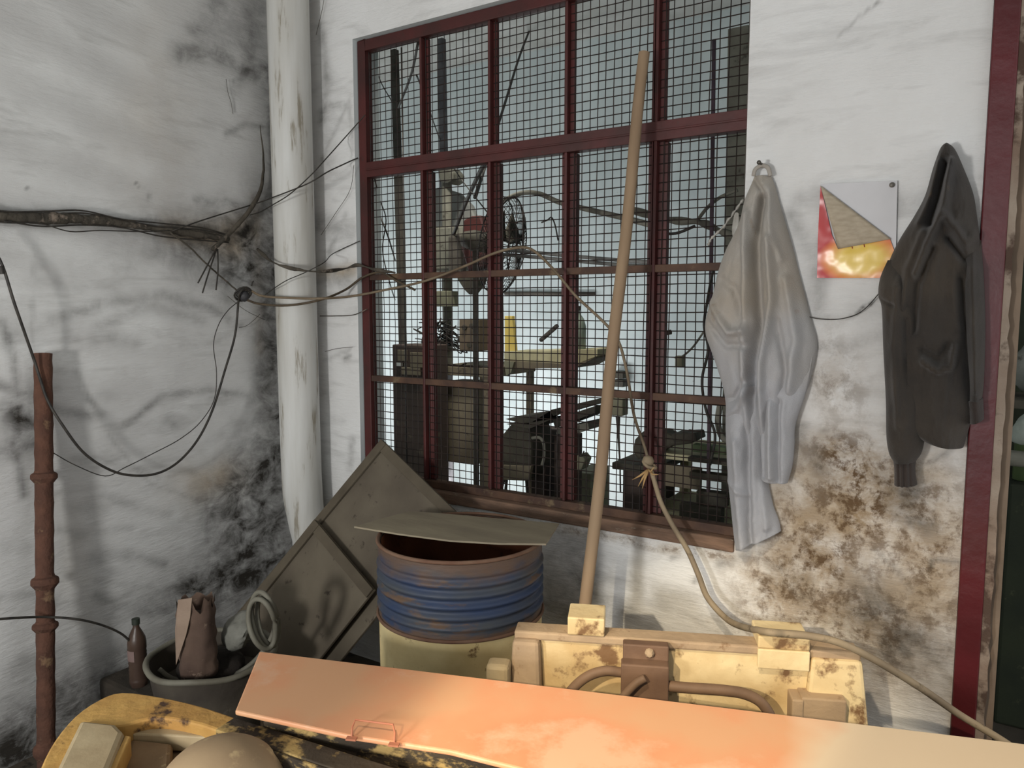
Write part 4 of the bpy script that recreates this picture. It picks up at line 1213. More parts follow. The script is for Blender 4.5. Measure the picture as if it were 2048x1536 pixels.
# dark hoodie
tph = onY(1895, 295, -.03)
root = empty('dark_hoodie', (tph[0], -.03, 1.1), 'dark grey hooded sweatshirt hanging by its hood beside the red post', 'hoodie')
b = MB()
garment(b, [((1889, 291), (1901, 291)), ((1880, 298), (1911, 300)), ((1866, 335), (1927, 335)), ((1850, 390), (1946, 385)), ((1828, 432), (1954, 432)), ((1798, 480), (1960, 482)), ((1775, 530), (1963, 530)), ((1764, 580), (1966, 580)),
            ((1770, 640), (1966, 640)), ((1772, 720), (1964, 720)), ((1776, 790), (1958, 790)), ((1800, 850), (1940, 850)), ((1845, 879), (1927, 895))],
        .014, .095, [([(1893, 330), (1876, 400), (1862, 450)], 10, -.05), ([(1880, 330), (1862, 400), (1840, 450)], 8, .02), ([(1905, 330), (1892, 420), (1866, 480), (1838, 550)], 11, .035),
                     ([(1900, 480), (1930, 520), (1960, 520)], 9, -.03), ([(1895, 440), (1935, 490), (1955, 470)], 12, .03), ([(1850, 470), (1820, 540), (1810, 620)], 10, .02), ([(1868, 500), (1840, 570), (1832, 660)], 9, -.02),
                     ([(1850, 720), (1880, 738), (1905, 730), (1912, 690)], 8, .026), ([(1850, 700), (1880, 715), (1900, 690)], 10, -.02), ([(1925, 560), (1935, 700), (1945, 800)], 10, -.022), ([(1910, 560), (1915, 650)], 14, .012), ([(1945, 560), (1955, 700), (1958, 800)], 9, .02)], seed=31, wr=.007,
        prof=lambda t: .5 + .5 * min(1, t * 3.5))
b.build('hoodie_body', M['hoodie'], root, smooth=True)
b = MB()
garment(b, [((1775, 520), (1822, 520)), ((1760, 555), (1826, 560)), ((1756, 590), (1830, 600)), ((1763, 618), (1838, 640)), ((1766, 700), (1846, 720)), ((1771, 800), (1852, 810)), ((1772, 870), (1850, 870)), ((1777, 905), (1843, 905)), ((1786, 922), (1832, 922))],
        .04, .07, [([(1800, 560), (1790, 700), (1800, 850)], 10, .012), ([(1815, 640), (1820, 760)], 8, -.014), ([(1765, 600), (1790, 612)], 5, -.012)], n=90, m=34, seed=40, wr=.007, fade=lambda t: min(1, t / .18))
b.build('left_sleeve', M['hoodie'], root, smooth=True)
b = MB()
garment(b, [((1786, 920), (1832, 920)), ((1788, 940), (1830, 940)), ((1788, 970), (1834, 970))], .045, .05, [([(1800, 925), (1801, 970)], 3, -.006), ([(1810, 925), (1811, 970)], 3, -.006), ([(1820, 925), (1822, 970)], 3, -.006)], n=20, m=30, seed=42, wr=.001)
b.build('cuff', M['hoodie_rib'], root, smooth=True)
b = MB()
garment(b, [((1930, 480), (1962, 480)), ((1926, 560), (1968, 560)), ((1930, 660), (1971, 660)), ((1938, 760), (1968, 760)), ((1938, 800), (1964, 800))], .02, .075, [([(1945, 500), (1950, 780)], 8, .012)], n=60, m=24, seed=44, wr=.006, fade=lambda t: min(1, t / .2))
b.build('right_sleeve', M['hoodie'], root, smooth=True)
b = MB()
garment(b, [((1934, 802), (1966, 796)), ((1938, 825), (1968, 825)), ((1940, 848), (1968, 838))], .03, .055, [], n=20, m=20, seed=46, wr=.002)
b.build('cuff', M['hoodie_rib'], root, smooth=True)

# ------------------------------------------------------------------ plastic sheet / poster
PXY = lambda u, v, y=.012: onY(u, v, -y)
root = empty('torn_poster', PXY(1715, 555), 'half torn red and yellow glossy poster folded over on a dusty sheet', 'poster')
b = MB(); b.prism([PXY(1641, 368, .009), PXY(1795, 361, .009), PXY(1792, 490, .009), PXY(1788, 553, .009), PXY(1634, 553, .009)], (0, -.0008, 0))
m = grime('dusty_film', (196, 196, 198), (184, 184, 186), None, 4, .4, bump=.05)
b.build('backing_sheet', m, root)
def poster_mat():
    m = bpy.data.materials.new('poster_print'); nt, N, L, B = nodes(m)
    tc = N.new('ShaderNodeTexCoord')
    n1 = N.new('ShaderNodeTexNoise'); n1.inputs['Scale'].default_value = 6; n1.inputs['Detail'].default_value = 2
    L.new(tc.outputs['Object'], n1.inputs['Vector'])
    mp = N.new('ShaderNodeMapping'); mp.inputs['Location'].default_value = (-.015 / .085, 0, -.062 / .06); mp.inputs['Scale'].default_value = (1 / .085, 0, 1 / .06)
    L.new(tc.outputs['Object'], mp.inputs['Vector'])
    ln = N.new('ShaderNodeVectorMath'); ln.operation = 'LENGTH'; L.new(mp.outputs[0], ln.inputs[0])
    ad = N.new('ShaderNodeMath'); ad.operation = 'MULTIPLY_ADD'; L.new(n1.outputs[0], ad.inputs[0]); ad.inputs[1].default_value = .5; L.new(ln.outputs['Value'], ad.inputs[2])
    cr = N.new('ShaderNodeValToRGB'); L.new(ad.outputs[0], cr.inputs[0])
    cr.color_ramp.elements[0].position = .55; cr.color_ramp.elements[0].color = (*srgb((222, 190, 84)), 1)
    cr.color_ramp.elements[1].position = 1.0; cr.color_ramp.elements[1].color = (*srgb((176, 40, 40)), 1)
    e_ = cr.color_ramp.elements.new(.85); e_.color = (*srgb((214, 122, 60)), 1)
    # ramp input may exceed 1: scale down
    sc_ = N.new('ShaderNodeMath'); sc_.operation = 'MULTIPLY'; sc_.inputs[1].default_value = .62
    L.new(ad.outputs[0], sc_.inputs[0]); L.new(sc_.outputs[0], cr.inputs[0])
    L.new(cr.outputs[0], B.inputs['Base Color'])
    B.inputs['Roughness'].default_value = .27
    n2 = N.new('ShaderNodeTexNoise'); n2.inputs['Scale'].default_value = 15; n2.inputs['Detail'].default_value = 1
    L.new(tc.outputs['Object'], n2.inputs['Vector'])
    bp = N.new('ShaderNodeBump'); bp.inputs['Strength'].default_value = .6; bp.inputs['Distance'].default_value = .02
    L.new(n2.outputs[0], bp.inputs['Height']); L.new(bp.outputs[0], B.inputs['Normal'])
    return m
b = MB()
pts = [(1641, 372), (1650, 410), (1664, 470), (1676, 498), (1700, 492), (1730, 480), (1762, 476), (1780, 478), (1790, 505), (1786, 556), (1634, 556), (1636, 470)]
P = [PXY(u, v, .014) for u, v in pts]
b.prism(P, (0, -.0012, 0)); b.build('printed_sheet', poster_mat(), root)
b = MB()
n1, n2, n3 = np.array((1641, 371)), np.array((1676, 498)), np.array((1782, 478))
# the folded-over back of the sheet: a gently curling triangle
K = 14; vs_ = []; fs_ = []; idx = {}
for i in range(K + 1):
    for j in range(K + 1 - i):
        uv = n1 + (n2 - n1) * i / K + (n3 - n1) * j / K
        s_ = (i / K)
        idx[i, j] = len(vs_); vs_.append(PXY(uv[0], uv[1], .018 + .018 * math.sin(math.pi * min(1, s_)) * (1 - j / K)))
for i in range(K):
    for j in range(K - i):
        fs_.append((idx[i, j], idx[i + 1, j], idx[i, j + 1]))
        if i + j < K - 1: fs_.append((idx[i + 1, j], idx[i + 1, j + 1], idx[i, j + 1]))
b.add(vs_, fs_)
o = b.build('folded_corner', grime('poster_back', (176, 164, 144), (158, 146, 126), None, 30, .8, bump=.1, stretch=(1, 1, 3)), root, smooth=True)
md = o.modifiers.new('solid', 'SOLIDIFY'); md.thickness = .001
for (u, v, h) in ((1683, 486, 10), (1701, 487, 10), (1725, 482, 12)):
    p = PXY(u, v, .016); q_ = PXY(u + 4, v + h, .016)
    MB().tube([p, (p + q_) / 2 + np.array([.001, 0, 0]), q_], .0013, 5).build('red_mark', grime('red_mark', (150, 40, 34), None, None, 5, .5, bump=0), root)
p = PXY(1785, 371, .0)
MB().lathe([(.0012, 0), (.0012, .012), (.0075, .0125), (.0075, .0145), (.003, .017), (0, .017)], p, axis=(0, -1, 0), n=12).build('nail', M['nail'], root, smooth=True, auto=40)
# shiny plastic strip by the overall
cable('clear_tape_strip', 'shiny crumpled plastic strip stuck on the window mesh beside the overall', 'plastic strip',
      [onY(1487, 398, -.02), onY(1468, 425, -.015), onY(1448, 452, -.012), onY(1425, 475, -.01), onY(1416, 490, -.008)], [.004 + .002 * math.sin(i * 2.2) for i in range(25)], M['tape'], j=.0012)
lump('plastic_scrap', M['tape'], onY(1472, 455, -.02), (.012, .004, .045), 'crumpled clear plastic scrap between the window edge and the overall', 'plastic', 12, amp=.5)

# ------------------------------------------------------------------ back room, seen through the mesh
def vpole(name, label, u0, v0, u1, v1, w, Y, mat, square=True, down=True):
    a = onY(u0, v0, Y); b_ = onY(u1, v1, Y)
    if down:
        k_ = a[2] / (a[2] - b_[2]); b_ = a + (b_ - a) * k_
    m_ = MB()
    if square:
        ax = (b_ - a) / np.linalg.norm(b_ - a); x = np.cross(ax, (0, 1, 0)); x /= np.linalg.norm(x)
        m_.box((a + b_) / 2, (w, w, np.linalg.norm(b_ - a)), (x, np.cross(ax, x), ax))
    else:
        m_.tube([a, (a + b_) / 2, b_], w / 2, 12)
    return tag(m_.build(name, mat, bevel=.002 if square else 0, smooth=not square), label, 'pole')
def Bx(b, u0, v0, u1, v1, Y, dep):
    """box whose front face fills the pixel rectangle on plane Y"""
    a = onY(u0, v0, Y); c_ = onY(u1, v1, Y); 
    m_ = (v0 + v1) / 2; x0 = onY(u0, m_, Y)[0]; x1 = onY(u1, m_, Y)[0]
    um = (u0 + u1) / 2; z1 = onY(um, v0, Y)[2]; z0 = onY(um, v1, Y)[2]
    return b.span((x0, Y, z0), (x1, Y + dep, z1)), (x0, x1, z0, z1)
vpole('timber_post', 'dark square timber post behind the leftmost window bay', 789, 100, 806, 700, .035, .93, M['dull_pole'])
vpole('steel_rod', 'thin dark rod standing right beside the timber post behind the window', 803, 95, 806, 330, .009, .6, M['cable_dark'], False)
vpole('grey_post', 'grey pole behind the second window bay', 883, 78, 888, 340, .042, 1.6, M['grey_pole'])
for nm, lb, pts_, Y, r_ in (
        ('diagonal_rod', 'long dark rod leaning diagonally behind the third window bay', [(1072, 28, 2.99), (1040, 110, 2.2), (1015, 190, 1.6), (985, 285, .9), (955, 380, .15), (950, 395, .07)], .8, .008),
        ('diagonal_rod', 'short dark bar leaning in front of the fan motor behind the window', [(975, 318, .07), (957, 350, .3), (930, 410, .8), (905, 475, 1.06)], .7, .010),
        ('diagonal_rod', 'thin dark rod in the upper part of the leftmost window bay', [(836, 85, .07), (822, 150, .4), (797, 215, .745)], .5, .006),
        ('hanging_wire', 'faint wire crossing the upper left window bay', [(735, 82, .07), (742, 95, .2), (760, 160, .5), (785, 205, .745)], .9, .003),
        ('hanging_wire', 'wire from the second window bay down to the grey pole', [(833, 150, .07), (843, 175, .4), (862, 230, 1.0), (880, 280, 1.59)], .9, .004),
        ('hanging_wire', 'thin wire crossing behind the fan motor from the top', [(895, 320, .07), (905, 332, .3), (925, 362, .5), (975, 425, .07)], .8, .003),
        ('hanging_wire', 'wire sloping to the upper shelf in the third window bay', [(975, 10, .07), (1000, 15, .5), (1035, 22, 1.5), (1070, 32, 2.99)], 1.2, .002),
        ('bent_wire', 'small hooked wire behind the fourth window bay', [(1083, 445), (1095, 440), (1103, 435), (1110, 450), (1116, 480, .07)], .2, .003),
        ('bent_wire', 'bent dark branch-like wire low in the leftmost window bay', [(725, 340, .07), (738, 370, .2), (755, 420), (775, 470), (790, 520, .74)], .35, .004),
        ('bent_wire', 'thin twisted wire rising in the leftmost window bay', [(745, 340, .07), (760, 400, .2), (772, 440), (765, 500), (778, 560), (790, 600, .74)], .4, .003),
        ('bent_wire', 'curved wire hanging from the yellow level stand', [(1046, 790), (1052, 770), (1060, 735), (1062, 728)], 1.0, .002),
        ('hanging_cable', 'black cable hanging beside the overall behind the window', [(1430, 528, .06), (1424, 550, .2), (1415, 600), (1408, 650), (1416, 700), (1404, 760), (1412, 820), (1430, 870), (1420, 930)], .35, .0055),
        ('hanging_cable', 'grey cable branching left from the hanging black cable', [(1410, 660), (1385, 695), (1360, 716), (1350, 716)], .35, .004),
):
    cable(nm, lb, 'wire' if 'rod' not in nm else 'rod', [onY(*(q_ if len(q_) == 3 else (*q_, Y))) for q_ in pts_], r_, M['cable_dark'] if 'grey' not in lb or 'pole' in lb else M['grey_metal'])
b = MB(); Bx(b, 1350, 712, 1364, 735, .335, .03); tag(b.build('light_switch', M['khaki_box'], bevel=.002), 'small beige switch hanging on the grey cable', 'switch')
# drill press like machine: column, head, table
root = empty('drill_press', onY(893, 715, 1.1), 'grey drill press behind the second window bay', 'machine')
b = MB(); b.lathe([(.028, 0), (.028, 1), ], onY(893, 620, 1.15), n=20); 
p = onY(895, 600, 1.15); q_ = onY(893, 345, 1.15)
zbench = onY(878, 734, .92)[2]
MB().tube([np.array([p[0], 1.15, zbench + .001]), np.array([q_[0], 1.15, q_[2]])], .03, 20).build('column', M['grey_metal'], root, smooth=True, auto=40)
b = MB(); P = [onY(u, v, 1.1) for u, v in ((875, 335), (895, 333), (906, 345), (905, 360), (895, 366), (880, 364), (876, 350))]; b.prism(P, (0, .12, 0)); b.build('pulley_cover', M['grey_metal'], root, bevel=.01)
b = MB(); Bx(b, 853, 452, 925, 542, 1.05, .2); b.build('gearbox', M['grey_metal'], root, bevel=.015)
b = MB(); Bx(b, 895, 470, 922, 556, 1.0, .06); b.build('spindle_head', M['dull_pole'], root, bevel=.015)
b = MB(); P = [onY(u, v, 1.28) for u, v in ((852, 380), (880, 374), (915, 385), (940, 410), (955, 450), (958, 470), (900, 470), (853, 455))]; b.prism(P, (0, .05, 0)); b.build('belt_guard', M['greyplastic'], root, bevel=.01)
b = MB(); P = [onY(u, v, .95) for u, v in ((925, 440), (940, 432), (962, 430), (975, 470), (972, 535), (935, 545), (922, 500))]; b.prism(P, (0, .12, 0)); b.build('motor', M['maroon'], root, bevel=.015)
b = MB(); P = [onY(u, v, .95) for u, v in ((915, 545), (962, 545), (955, 570), (938, 590), (928, 580), (915, 560))]; b.prism(P, (0, .08, 0)); b.build('chuck', M['dark_metal'], root, bevel=.008)
b = MB(); Bx(b, 857, 582, 896, 613, 1.0, .1); b.build('table_block', M['khaki_box'], root, bevel=.004)
p = onY(932, 492, .93); MB().lathe([(.012, -.02), (.014, 0), (.009, .02), (0, .022)], p, axis=(.4, -1, .2), n=12).build('chrome_knob', grime('chrome', (180, 180, 180), (150, 150, 150), None, 9, .15, metal=1, bump=0), root, smooth=True)
# fan
FY = .50
fc = onY(1014, 492, FY); fn = np.array([.93, .22, -.17]); fn /= np.linalg.norm(fn)
e1 = np.cross(fn, (0, 0, 1)); e1 /= np.linalg.norm(e1); e2 = np.cross(e1, fn); e2 *= np.sign(e2[2])
FR = float(onY(1022, 395, FY)[2] - onY(1022, 590, FY)[2]) / 2
root = empty('pedestal_fan', np.array([fc[0] - .1, fc[1], 0]), 'dark pedestal fan with a round wire cage behind the window', 'fan')
def circ(r, off, n=48): return [fc + fn * off + r * (math.cos(q_) * e1 + math.sin(q_) * e2) for q_ in np.linspace(0, 2 * math.pi, n + 1)[:-1]]
b = MB(); b.tube(circ(FR, 0), .0045, 6, closed=True); b.tube(circ(FR * .98, -.05), .003, 5, closed=True); b.tube(circ(FR * .55, .05), .003, 5, closed=True); b.tube(circ(FR * .2, .062), .004, 5, closed=True)
for k_ in range(44):
    q_ = 2 * math.pi * k_ / 44; dr = math.cos(q_) * e1 + math.sin(q_) * e2
    b.tube([fc + dr * FR * .15 + fn * .062, fc + dr * FR * .55 + fn * .05, fc + dr * FR * .88 + fn * .022, fc + dr * FR], .0016, 4)
    b.tube([fc + dr * FR * .15 - fn * .085, fc + dr * FR * .7 - fn * .08, fc + dr * FR * .98 - fn * .05, fc + dr * FR], .0016, 4)
b.build('wire_cage', M['cage'], root, smooth=True)
for k_ in range(3):
    a0 = 2 * math.pi * k_ / 3 + .5
    vs_ = []
    for t in np.linspace(0, 1, 6):
        for s_ in np.linspace(-.45, .45, 5):
            q_ = a0 + s_ * (.6 + .4 * t); r_ = FR * (.15 + .68 * t)
            vs_.append(fc + r_ * (math.cos(q_) * e1 + math.sin(q_) * e2) + fn * (-.02 + .05 * s_))
    b = MB(); b.add(vs_, [(i * 5 + j, i * 5 + j + 1, i * 5 + j + 6, i * 5 + j + 5) for i in range(5) for j in range(4)])
    o = b.build('fan_blade', M['dark_metal'], root, smooth=True); md = o.modifiers.new('s', 'SOLIDIFY'); md.thickness = .003
MB().lathe([(.03, 0), (.045, .02), (.05, .12), (.035, .17), (0, .175)], fc - fn * .05, axis=-fn, n=24).build('motor_housing', M['dark_metal'], root, smooth=True)
mt = fc - fn * .16
MB().tube([mt, np.array([mt[0], mt[1], mt[2] - .3]), np.array([mt[0], mt[1], .03])], .014, 12).build('stand', M['dull_pole'], root, smooth=True)
MB().lathe([(.12, 0), (.11, .02), (.04, .035), (0, .036)], (mt[0], mt[1], 0), n=30).build('fan_base', M['dark_metal'], root, smooth=True)
cable('arched_rod', 'pale bent conduit arching over the fan toward the right behind the window', 'conduit',
      [onY(u, v, y) for u, v, y in ((985, 422, .5), (1010, 400, .5), (1045, 386, .5), (1080, 388, .45), (1120, 405, .4), (1180, 420, .3), (1240, 434, .2), (1302, 450, .07))], .011, M['grey_metal'])
for i, v in enumerate((503, 512)):
    cable('pale_conduit', ['upper of the two pale conduits running behind the middle bays', 'lower of the two pale conduits running behind the middle bays'][i], 'conduit',
          [onY(985, v - 4, .07), onY(1045, v, .3), onY(1130, v + 8, .4), onY(1220, v + 16, .3), onY(1303, v + 22, .07)], .008, M['greyplastic'])
cable('branch_duct', 'dark dusty branch-like conduit behind the right window bay', 'conduit',
      [onY(u, v, .5) for u, v in ((1262, 420), (1340, 440), (1400, 445), (1440, 462), (1480, 478), (1500, 480))], [.014 + .004 * math.sin(i) for i in range(31)], M['grey_metal'])
cable('branch_twig', 'thin dark offshoot rising from the branch-like conduit', 'conduit', [onY(u, v, .48) for u, v in ((1395, 440), (1415, 415), (1440, 395), (1475, 380))], .007, M['grey_metal'])
cable('branch_twig', 'lower black offshoot below the branch-like conduit', 'conduit', [onY(u, v, .48) for u, v in ((1325, 468), (1355, 466), (1390, 452))], .006, M['cable_dark'])
vpole('upright_tube', 'thin purple tube standing behind the right window bay', 1428, 80, 1424, 400, .016, .45, grime('purple_tube', (92, 74, 84), (80, 66, 74), None, 6, .7, bump=0), False)
vpole('grey_column', 'grey column at the far right edge behind the window', 1482, 60, 1470, 800, .10, 1.4, M['grey_metal'])
# electric box and wire tangle
root = empty('control_box', onY(937, 700, .9), 'brown control box with round knobs behind the window', 'control box')
b = MB(); Bx(b, 918, 638, 958, 702, .9, .12); b.build('box_body', grime('cbox', (112, 98, 80), (92, 80, 66), None, 5, .8, bump=.1), root, bevel=.006)
for (u, v) in ((930, 655), (945, 652), (940, 690)):
    MB().lathe([(.016, 0), (.014, .012), (0, .014)], onY(u, v, .9), axis=(0, -1, 0), n=16).build('knob', M['dark_metal'], root, smooth=True, auto=40)
b = MB(); rs_ = np.random.RandomState(5)
for k_ in range(26):
    u0 = rs_.uniform(856, 915); v0 = rs_.uniform(648, 690)
    pts_ = [onY(u0 + rs_.uniform(-35, 35) * t, v0 + rs_.uniform(-26, 26) * t, .95 + rs_.uniform(-.05, .05)) for t in (0, .4, .8, 1.1, 1.5)]
    b.tube(smooth_path(pts_, 5), .0035, 5)
tag(b.build('wire_tangle', M['cable_dark'], smooth=True), 'tangled heap of black wires beside the brown control box', 'wires', kind='stuff')
# workbench and cabinets
root = empty('workbench', onY(870, 900, 1.0) * np.array([1, 1, 0]), 'cluttered dark workbench behind the left window bays', 'workbench')
b = MB(); _, (x0, x1, z0, z1) = Bx(b, 866, 734, 978, 752, .92, .5); b.build('bench_top', M['cabinet'], root, bevel=.004)
for xx in (x0 + .005, x1 - .04):
    for yy in (.925, 1.375):
        MB().span((xx, yy, 0), (xx + .035, yy + .035, z0)).build('leg', M['cabinet'], root)
b = MB(); Bx(b, 866, 768, 950, 925, .96, .3); tag(b.build('cabinet_panel', M['cabinet'], bevel=.006), 'plain dark brown cabinet hanging under the workbench', 'cabinet')
bpy.data.objects['cabinet_panel'].parent = None
b = MB(); _, q4 = Bx(b, 786, 690, 852, 930, .70, .2); 
root = empty('machine_cabinet', np.array([(q4[0] + q4[1]) / 2, .8, 0]), 'tall dark machine cabinet behind the lower left window bay', 'cabinet')
MB().span((q4[0], .70, 0), (q4[1], .90, q4[3])).build('cabinet_body', M['purple_dark'], root, bevel=.006)
for (u0, v0, u1, v1) in ((795, 700, 812, 722), (820, 705, 846, 735), (802, 735, 840, 750)):
    b = MB(); Bx(b, u0, v0, u1, v1, .685, .014); b.build('panel_fitting', M['cabinet'], root, bevel=.002)
b = MB(); Bx(b, 793, 724, 801, 732, .68, .019); b.build('white_tag', grime('whitetag', (210, 210, 205), None, None, 5, .7, bump=0), root)
b = MB()
rs_ = np.random.RandomState(8)
for k_ in range(16):
    u0 = rs_.uniform(862, 945); pts_ = [onY(u0 + rs_.uniform(-30, 30), v_ + rs_.uniform(-4, 4), .93) for v_ in (742, 736, 730, 735)]
    b.tube(smooth_path(pts_, 4), .006, 6)
tag(b.build('bench_scrap', M['dark_metal'], smooth=True), 'loose heap of scrap rods lying on the dark workbench', 'scrap', kind='stuff')
# shelf with the yellow level and the bottle
root = empty('wall_shelf', onY(1100, 720, 1.0), 'pale wooden shelf with dark brackets behind the middle window bays', 'shelf')
P = [onY(u, v, 1.0) for u, v in ((1008, 703), (1195, 698), (1195, 712), (1150, 730), (1008, 722))]
MB().prism(P, (0, .25, 0)).build('shelf_board', M['pale_wood'], root, bevel=.003)
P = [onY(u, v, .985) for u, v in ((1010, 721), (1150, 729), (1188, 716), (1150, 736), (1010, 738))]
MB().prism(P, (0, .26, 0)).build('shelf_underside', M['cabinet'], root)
P = [onY(u, v, .97) for u, v in ((1008, 722), (1028, 724), (1022, 745), (1012, 752))]
MB().prism(P, (0, .03, 0)).build('bracket', M['khaki_box'], root)
b = MB(); P = [onY(u, v, 1.05) for u, v in ((1009, 632), (1024, 632), (1030, 704), (1009, 704))]; b.prism(P, (0, .03, 0))
tag(b.build('yellow_level', M['yellow'], bevel=.003), 'yellow upright level standing on the pale shelf', 'level')
root = empty('glass_jug', onY(1150, 700, 1.03), 'greenish glass jug standing on the right end of the shelf', 'jug')
p = onY(1154, 703, 1.06); hh = onY(1154, 612, 1.06)[2] - p[2]
mg = grime('jug_glass', (150, 160, 146), (128, 138, 124), None, 6, .25, bump=0)
MB().lathe([(.040, 0), (.047, .02), (.047, hh * .55), (.035, hh * .72), (.014, hh * .84), (.014, hh * .92), (0, hh * .93)], p, n=24).build('jug_body', mg, root, smooth=True)
MB().lathe([(.018, hh * .9), (.018, hh), (0, hh)], p, n=16).build('stopper', M['dull_pole'], root, smooth=True, auto=40)
cable('dark_bar', 'thin dark horizontal bar above the pale shelf', 'bar', [onY(1010, 587, 2.985), onY(1190, 588, 2.985)], .016, M['dull_pole'], k=2)
cable('dark_bar', 'short slanting dark handle right of the glass jug behind the fifth bay', 'bar', [onY(1306, 672, .07), onY(1342, 664, .12)], .009, M['dull_pole'], k=2)
cable('dark_bar', 'slanted dark lever left of the glass jug', 'bar', [onY(1082, 680, .14), onY(1114, 652, .07)], .009, M['dull_pole'], k=2)
for i, (v0, v1) in enumerate(((743, 757), (760, 774))):
    b = MB(); Bx(b, 1224, v0, 1246, v1, 2.9, .1); tag(b.build('dark_block', M['dark_metal'], bevel=.003), ['upper dark block stacked behind the leaning pole', 'lower dark block stacked behind the leaning pole'][i], 'block')
root = empty('hanging_lamp', onY(1236, 850, .8), 'hanging work lamp with a long stem right of the pole', 'lamp')
b = MB(); Bx(b, 1222, 797, 1245, 832, .8, .07); b.build('lamp_head', M['khaki_box'], root, bevel=.006)
MB().tube([onY(1236, 834, .83), onY(1237, 870, .83), onY(1240, 930, .83), onY(1241, 985, .83)], [.012, .006, .004, .004], 8).build('stem', M['dull_pole'], root, smooth=True)
# machine with round back, its plates and legs
root = empty('bench_grinder', onY(1030, 980, .7) * np.array([1, 1, 0]), 'dark rounded machine on thin legs behind the lower middle bays', 'machine')
P = [onY(u, v, .7) for u, v in ((992, 875), (1005, 868), (1020, 850), (1040, 842), (1055, 850), (1062, 880), (1062, 935), (1055, 960), (1003, 960), (1000, 930), (990, 915), (985, 895))]
MB().prism(P, (0, .22, 0)).build('machine_body', M['dark_metal'], root, bevel=.012)
P = [onY(u, v, .69) for u, v in ((1002, 930), (1062, 932), (1056, 962), (1004, 960))]
MB().prism(P, (0, .03, 0)).build('lower_tray', M['cabinet'], root, bevel=.004)
MB().tube(smooth_path([onY(u, v, .68) for u, v in ((1064, 876), (1080, 876), (1088, 890), (1088, 915), (1084, 930))], 5), .008, 8).build('handle_bow', M['grey_metal'], root, smooth=True)
for (u0, u1) in ((1008, 996), (1013, 1010), (1053, 1056)):
    a = onY(u0, 960, .75); e_ = onY(u1, 1000, .75); e_ = a + (e_ - a) * a[2] / (a[2] - e_[2])
    MB().tube([a, e_], .008, 8).build('leg', M['dull_pole'], root, smooth=True)
pl = [((1010, 838), (1060, 832), (1100, 822), (1055, 850)), ((1012, 848), (1062, 845), (1105, 838), (1058, 858)), ((1105, 840), (1190, 812), (1190, 826), (1110, 856)), ((1100, 820), (1185, 800), (1192, 808), (1106, 832)), ((1115, 858), (1175, 845), (1178, 858), (1150, 868), (1112, 868))]
lbs = ['topmost dark plate lying on the rounded machine', 'second dark plate lying on the rounded machine', 'long slanting plate in the middle of the plate stack', 'uppermost slanting plate of the stack right of the machine', 'lowest pale edged plate of the plate stack']
for q5, lb in zip(pl, lbs):
    tag(MB().prism([onY(u, v, .68) for u, v in q5], (0, .25, 0)).build('metal_plate', M['dark_metal'] if 'pale' not in lb else M['grey_metal'], bevel=.001), lb, 'metal plate', 'scrap plates on the machines')
b = MB(); _, q4 = Bx(b, 1062, 866, 1150, 1000, .85, .2)
root = empty('machine_stand', np.array([(q4[0] + q4[1]) / 2, .95, 0]), 'dark brown machine stand below the stack of plates', 'machine stand')
xm = onY(1090, 900, .85)[0]
MB().span((q4[0], .85, 0), (xm, 1.05, q4[3])).build('stand_body', M['purple_dark'], root, bevel=.006)
MB().span((onY(1108, 900, .85)[0], .85, 0), (onY(1138, 900, .85)[0], 1.0, q4[3] - .01)).build('column', M['purple_dark'], root, bevel=.006)
P = [onY(u, v, .8) for u, v in ((1140, 918), (1160, 908), (1170, 920), (1162, 940), (1142, 945))]
MB().prism(P, (0, .08, 0)).build('clamp', M['khaki_box'], root, bevel=.006)
cable('bent_hook', 'thin dark hook standing on the clamp right of the machine stand', 'hook', [onY(u, v, .8) for u, v in ((1157, 876), (1157, 895), (1158, 910), (1164, 912), (1168, 902))], .0035, M['cable_dark'])
b = MB(); _, q4 = Bx(b, 1142, 945, 1180, 1020, 1.3, .25)
tag(MB().span((q4[0], 1.3, 0), (q4[1], 1.55, q4[3])).build('pale_cabinet', M['khaki_box'], bevel=.005), 'pale khaki floor cabinet behind the machine stand', 'cabinet')
# right: vice, bench and boxes
root = empty('bench_vice', onY(1330, 890, .5), 'large dark vice on the bench left of the overall', 'vice')
P = [onY(u, v, .5) for u, v in ((1268, 880), (1285, 862), (1325, 862), (1345, 872), (1365, 864), (1390, 868), (1394, 880), (1380, 888), (1345, 892), (1320, 905), (1275, 920), (1264, 905))]
MB().prism(P, (0, .1, 0)).build('vice_body', M['dark_metal'], root, bevel=.012)
P = [onY(u, v, .49) for u, v in ((1342, 868), (1390, 866), (1394, 882), (1345, 884))]
MB().prism(P, (0, .12, 0)).build('jaw', M['dark_metal'], root, bevel=.006)
b = MB(); _, q4 = Bx(b, 1245, 925, 1300, 1050, .55, .3)
root = empty('vice_stand', np.array([(q4[0] + q4[1]) / 2, .7, 0]), 'dark stand carrying the large vice', 'machine stand')
MB().span((q4[0], .55, 0), (q4[1], .85, q4[3] - .03)).build('column', M['purple_dark'], root, bevel=.004)
MB().span((q4[0] - .03, .5, q4[3] - .03), (q4[1] + .05, .9, q4[3])).build('top_plate', M['dark_metal'], root, bevel=.004)
root = empty('low_bench', onY(1390, 1000, .5) * np.array([1, 1, 0]), 'low pale bench with shelves right of the vice stand', 'bench')
for (u0, v0, u1, v1, mt_, nm, dp) in ((1300, 912, 1470, 924, 'pale_wood', 'bench_top', .4), (1310, 932, 1400, 975, 'cabinet', 'apron', .03), (1300, 1030, 1470, 1040, 'pale_wood', 'lower_shelf', .4)):
    b = MB(); Bx(b, u0, v0, u1, v1, .50, dp); b.build(nm, M[mt_], root, bevel=.003)
xa = onY(1304, 960, .5)[0]; zt_ = onY(1385, 915, .5)[2]
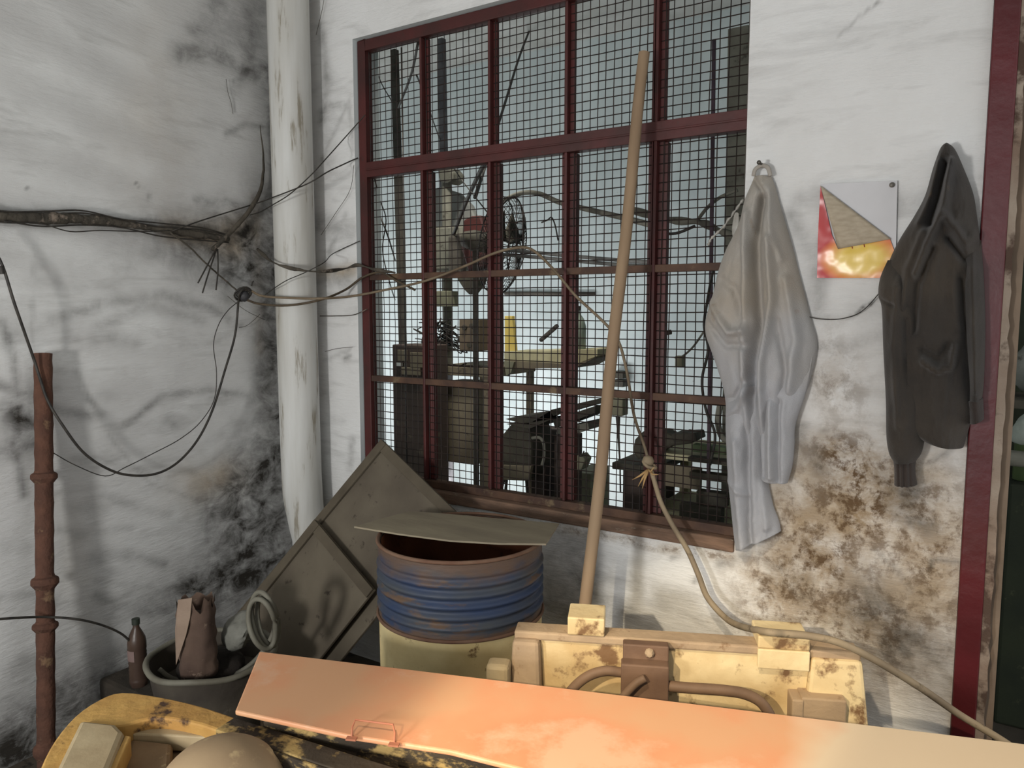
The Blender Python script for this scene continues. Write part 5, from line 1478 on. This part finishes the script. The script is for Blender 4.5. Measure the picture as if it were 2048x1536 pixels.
for xx in (xa, xa + .33):
    for yy in (.52, .84):
        MB().span((xx, yy, 0), (xx + .04, yy + .04, zt_ - .005)).build('leg', M['pale_wood'], root)
b = MB(); Bx(b, 1384, 893, 1470, 908, .48, .05); tag(b.build('green_bar', M['green_metal'], bevel=.003), 'dull green metal bar lying on the low bench', 'bar')
for i, (u0, v0, u1, v1) in enumerate(((1375, 918, 1460, 927), (1378, 948, 1460, 962), (1392, 985, 1452, 1012), (1358, 1012, 1442, 1045))):
    b = MB(); Bx(b, u0, v0, u1, v1, .44 - .02 * (i == 3), .05)
    tag(b.build('dark_tray' if i < 2 else 'dark_box', M['dark_metal'], bevel=.003), ['flat dark plate on the low bench edge', 'narrow dark tray below the bench top', 'dark box with open steps beneath the bench', 'lowest dark box resting by the window sill'][i], 'tray' if i < 2 else 'box')
cable('round_hose', 'grey looped hose hanging behind the left edge of the overall', 'hose', [onY(u, v, .4) for u, v in ((1442, 800), (1436, 840), (1442, 870), (1458, 882), (1470, 870))] + [onY(1486, 840, .25), onY(1500, 800, .15)], .012, M['grey_metal'])
# ------------------------------------------------------------------ through the doorway at the right
tag(MB().span((2.925, .9, 0), (3.5, 1.3, .95)).build('green_cabinet', M['dark_green'], bevel=.01), 'dark green machine cabinet just inside the doorway', 'cabinet')
lump('rag_heap', M['rag'], (2.985, 1.0, 1.37), (.075, .09, .09), 'pale crumpled cloth lying high on the doorway shelf', 'cloth', 22, amp=.5)
lump('rag_heap', grime('white_rag', (170, 176, 166), (130, 136, 126), (60, 60, 54), 7, .9, bump=.5), (2.975, .80, 1.17), (.06, .03, .055), 'whitish rag hanging below the crumpled cloth in the doorway', 'cloth', 23, amp=.5)
tag(MB().span((2.915, .85, 1.24), (3.6, 1.2, 1.27)).build('doorway_shelf', M['dark_metal']), 'dark shelf board seen through the doorway at the right edge', 'shelf')
tag(MB().tube([(2.918, .88, 1.05), (3.25, .88, 1.045)], .03, 14).build('grey_roll', M['grey_metal'], smooth=True, auto=40), 'grey horizontal cylinder below the doorway shelf', 'roll')
tag(MB().lathe([(.05, 0), (.05, .18), (.04, .2), (0, .2)], (2.985, 1.0, .952), n=20).build('green_bottle', grime('lime', (78, 94, 48), (60, 76, 38), None, 6, .5, bump=0), smooth=True, auto=40), 'lime green container standing on the dark green cabinet', 'container')
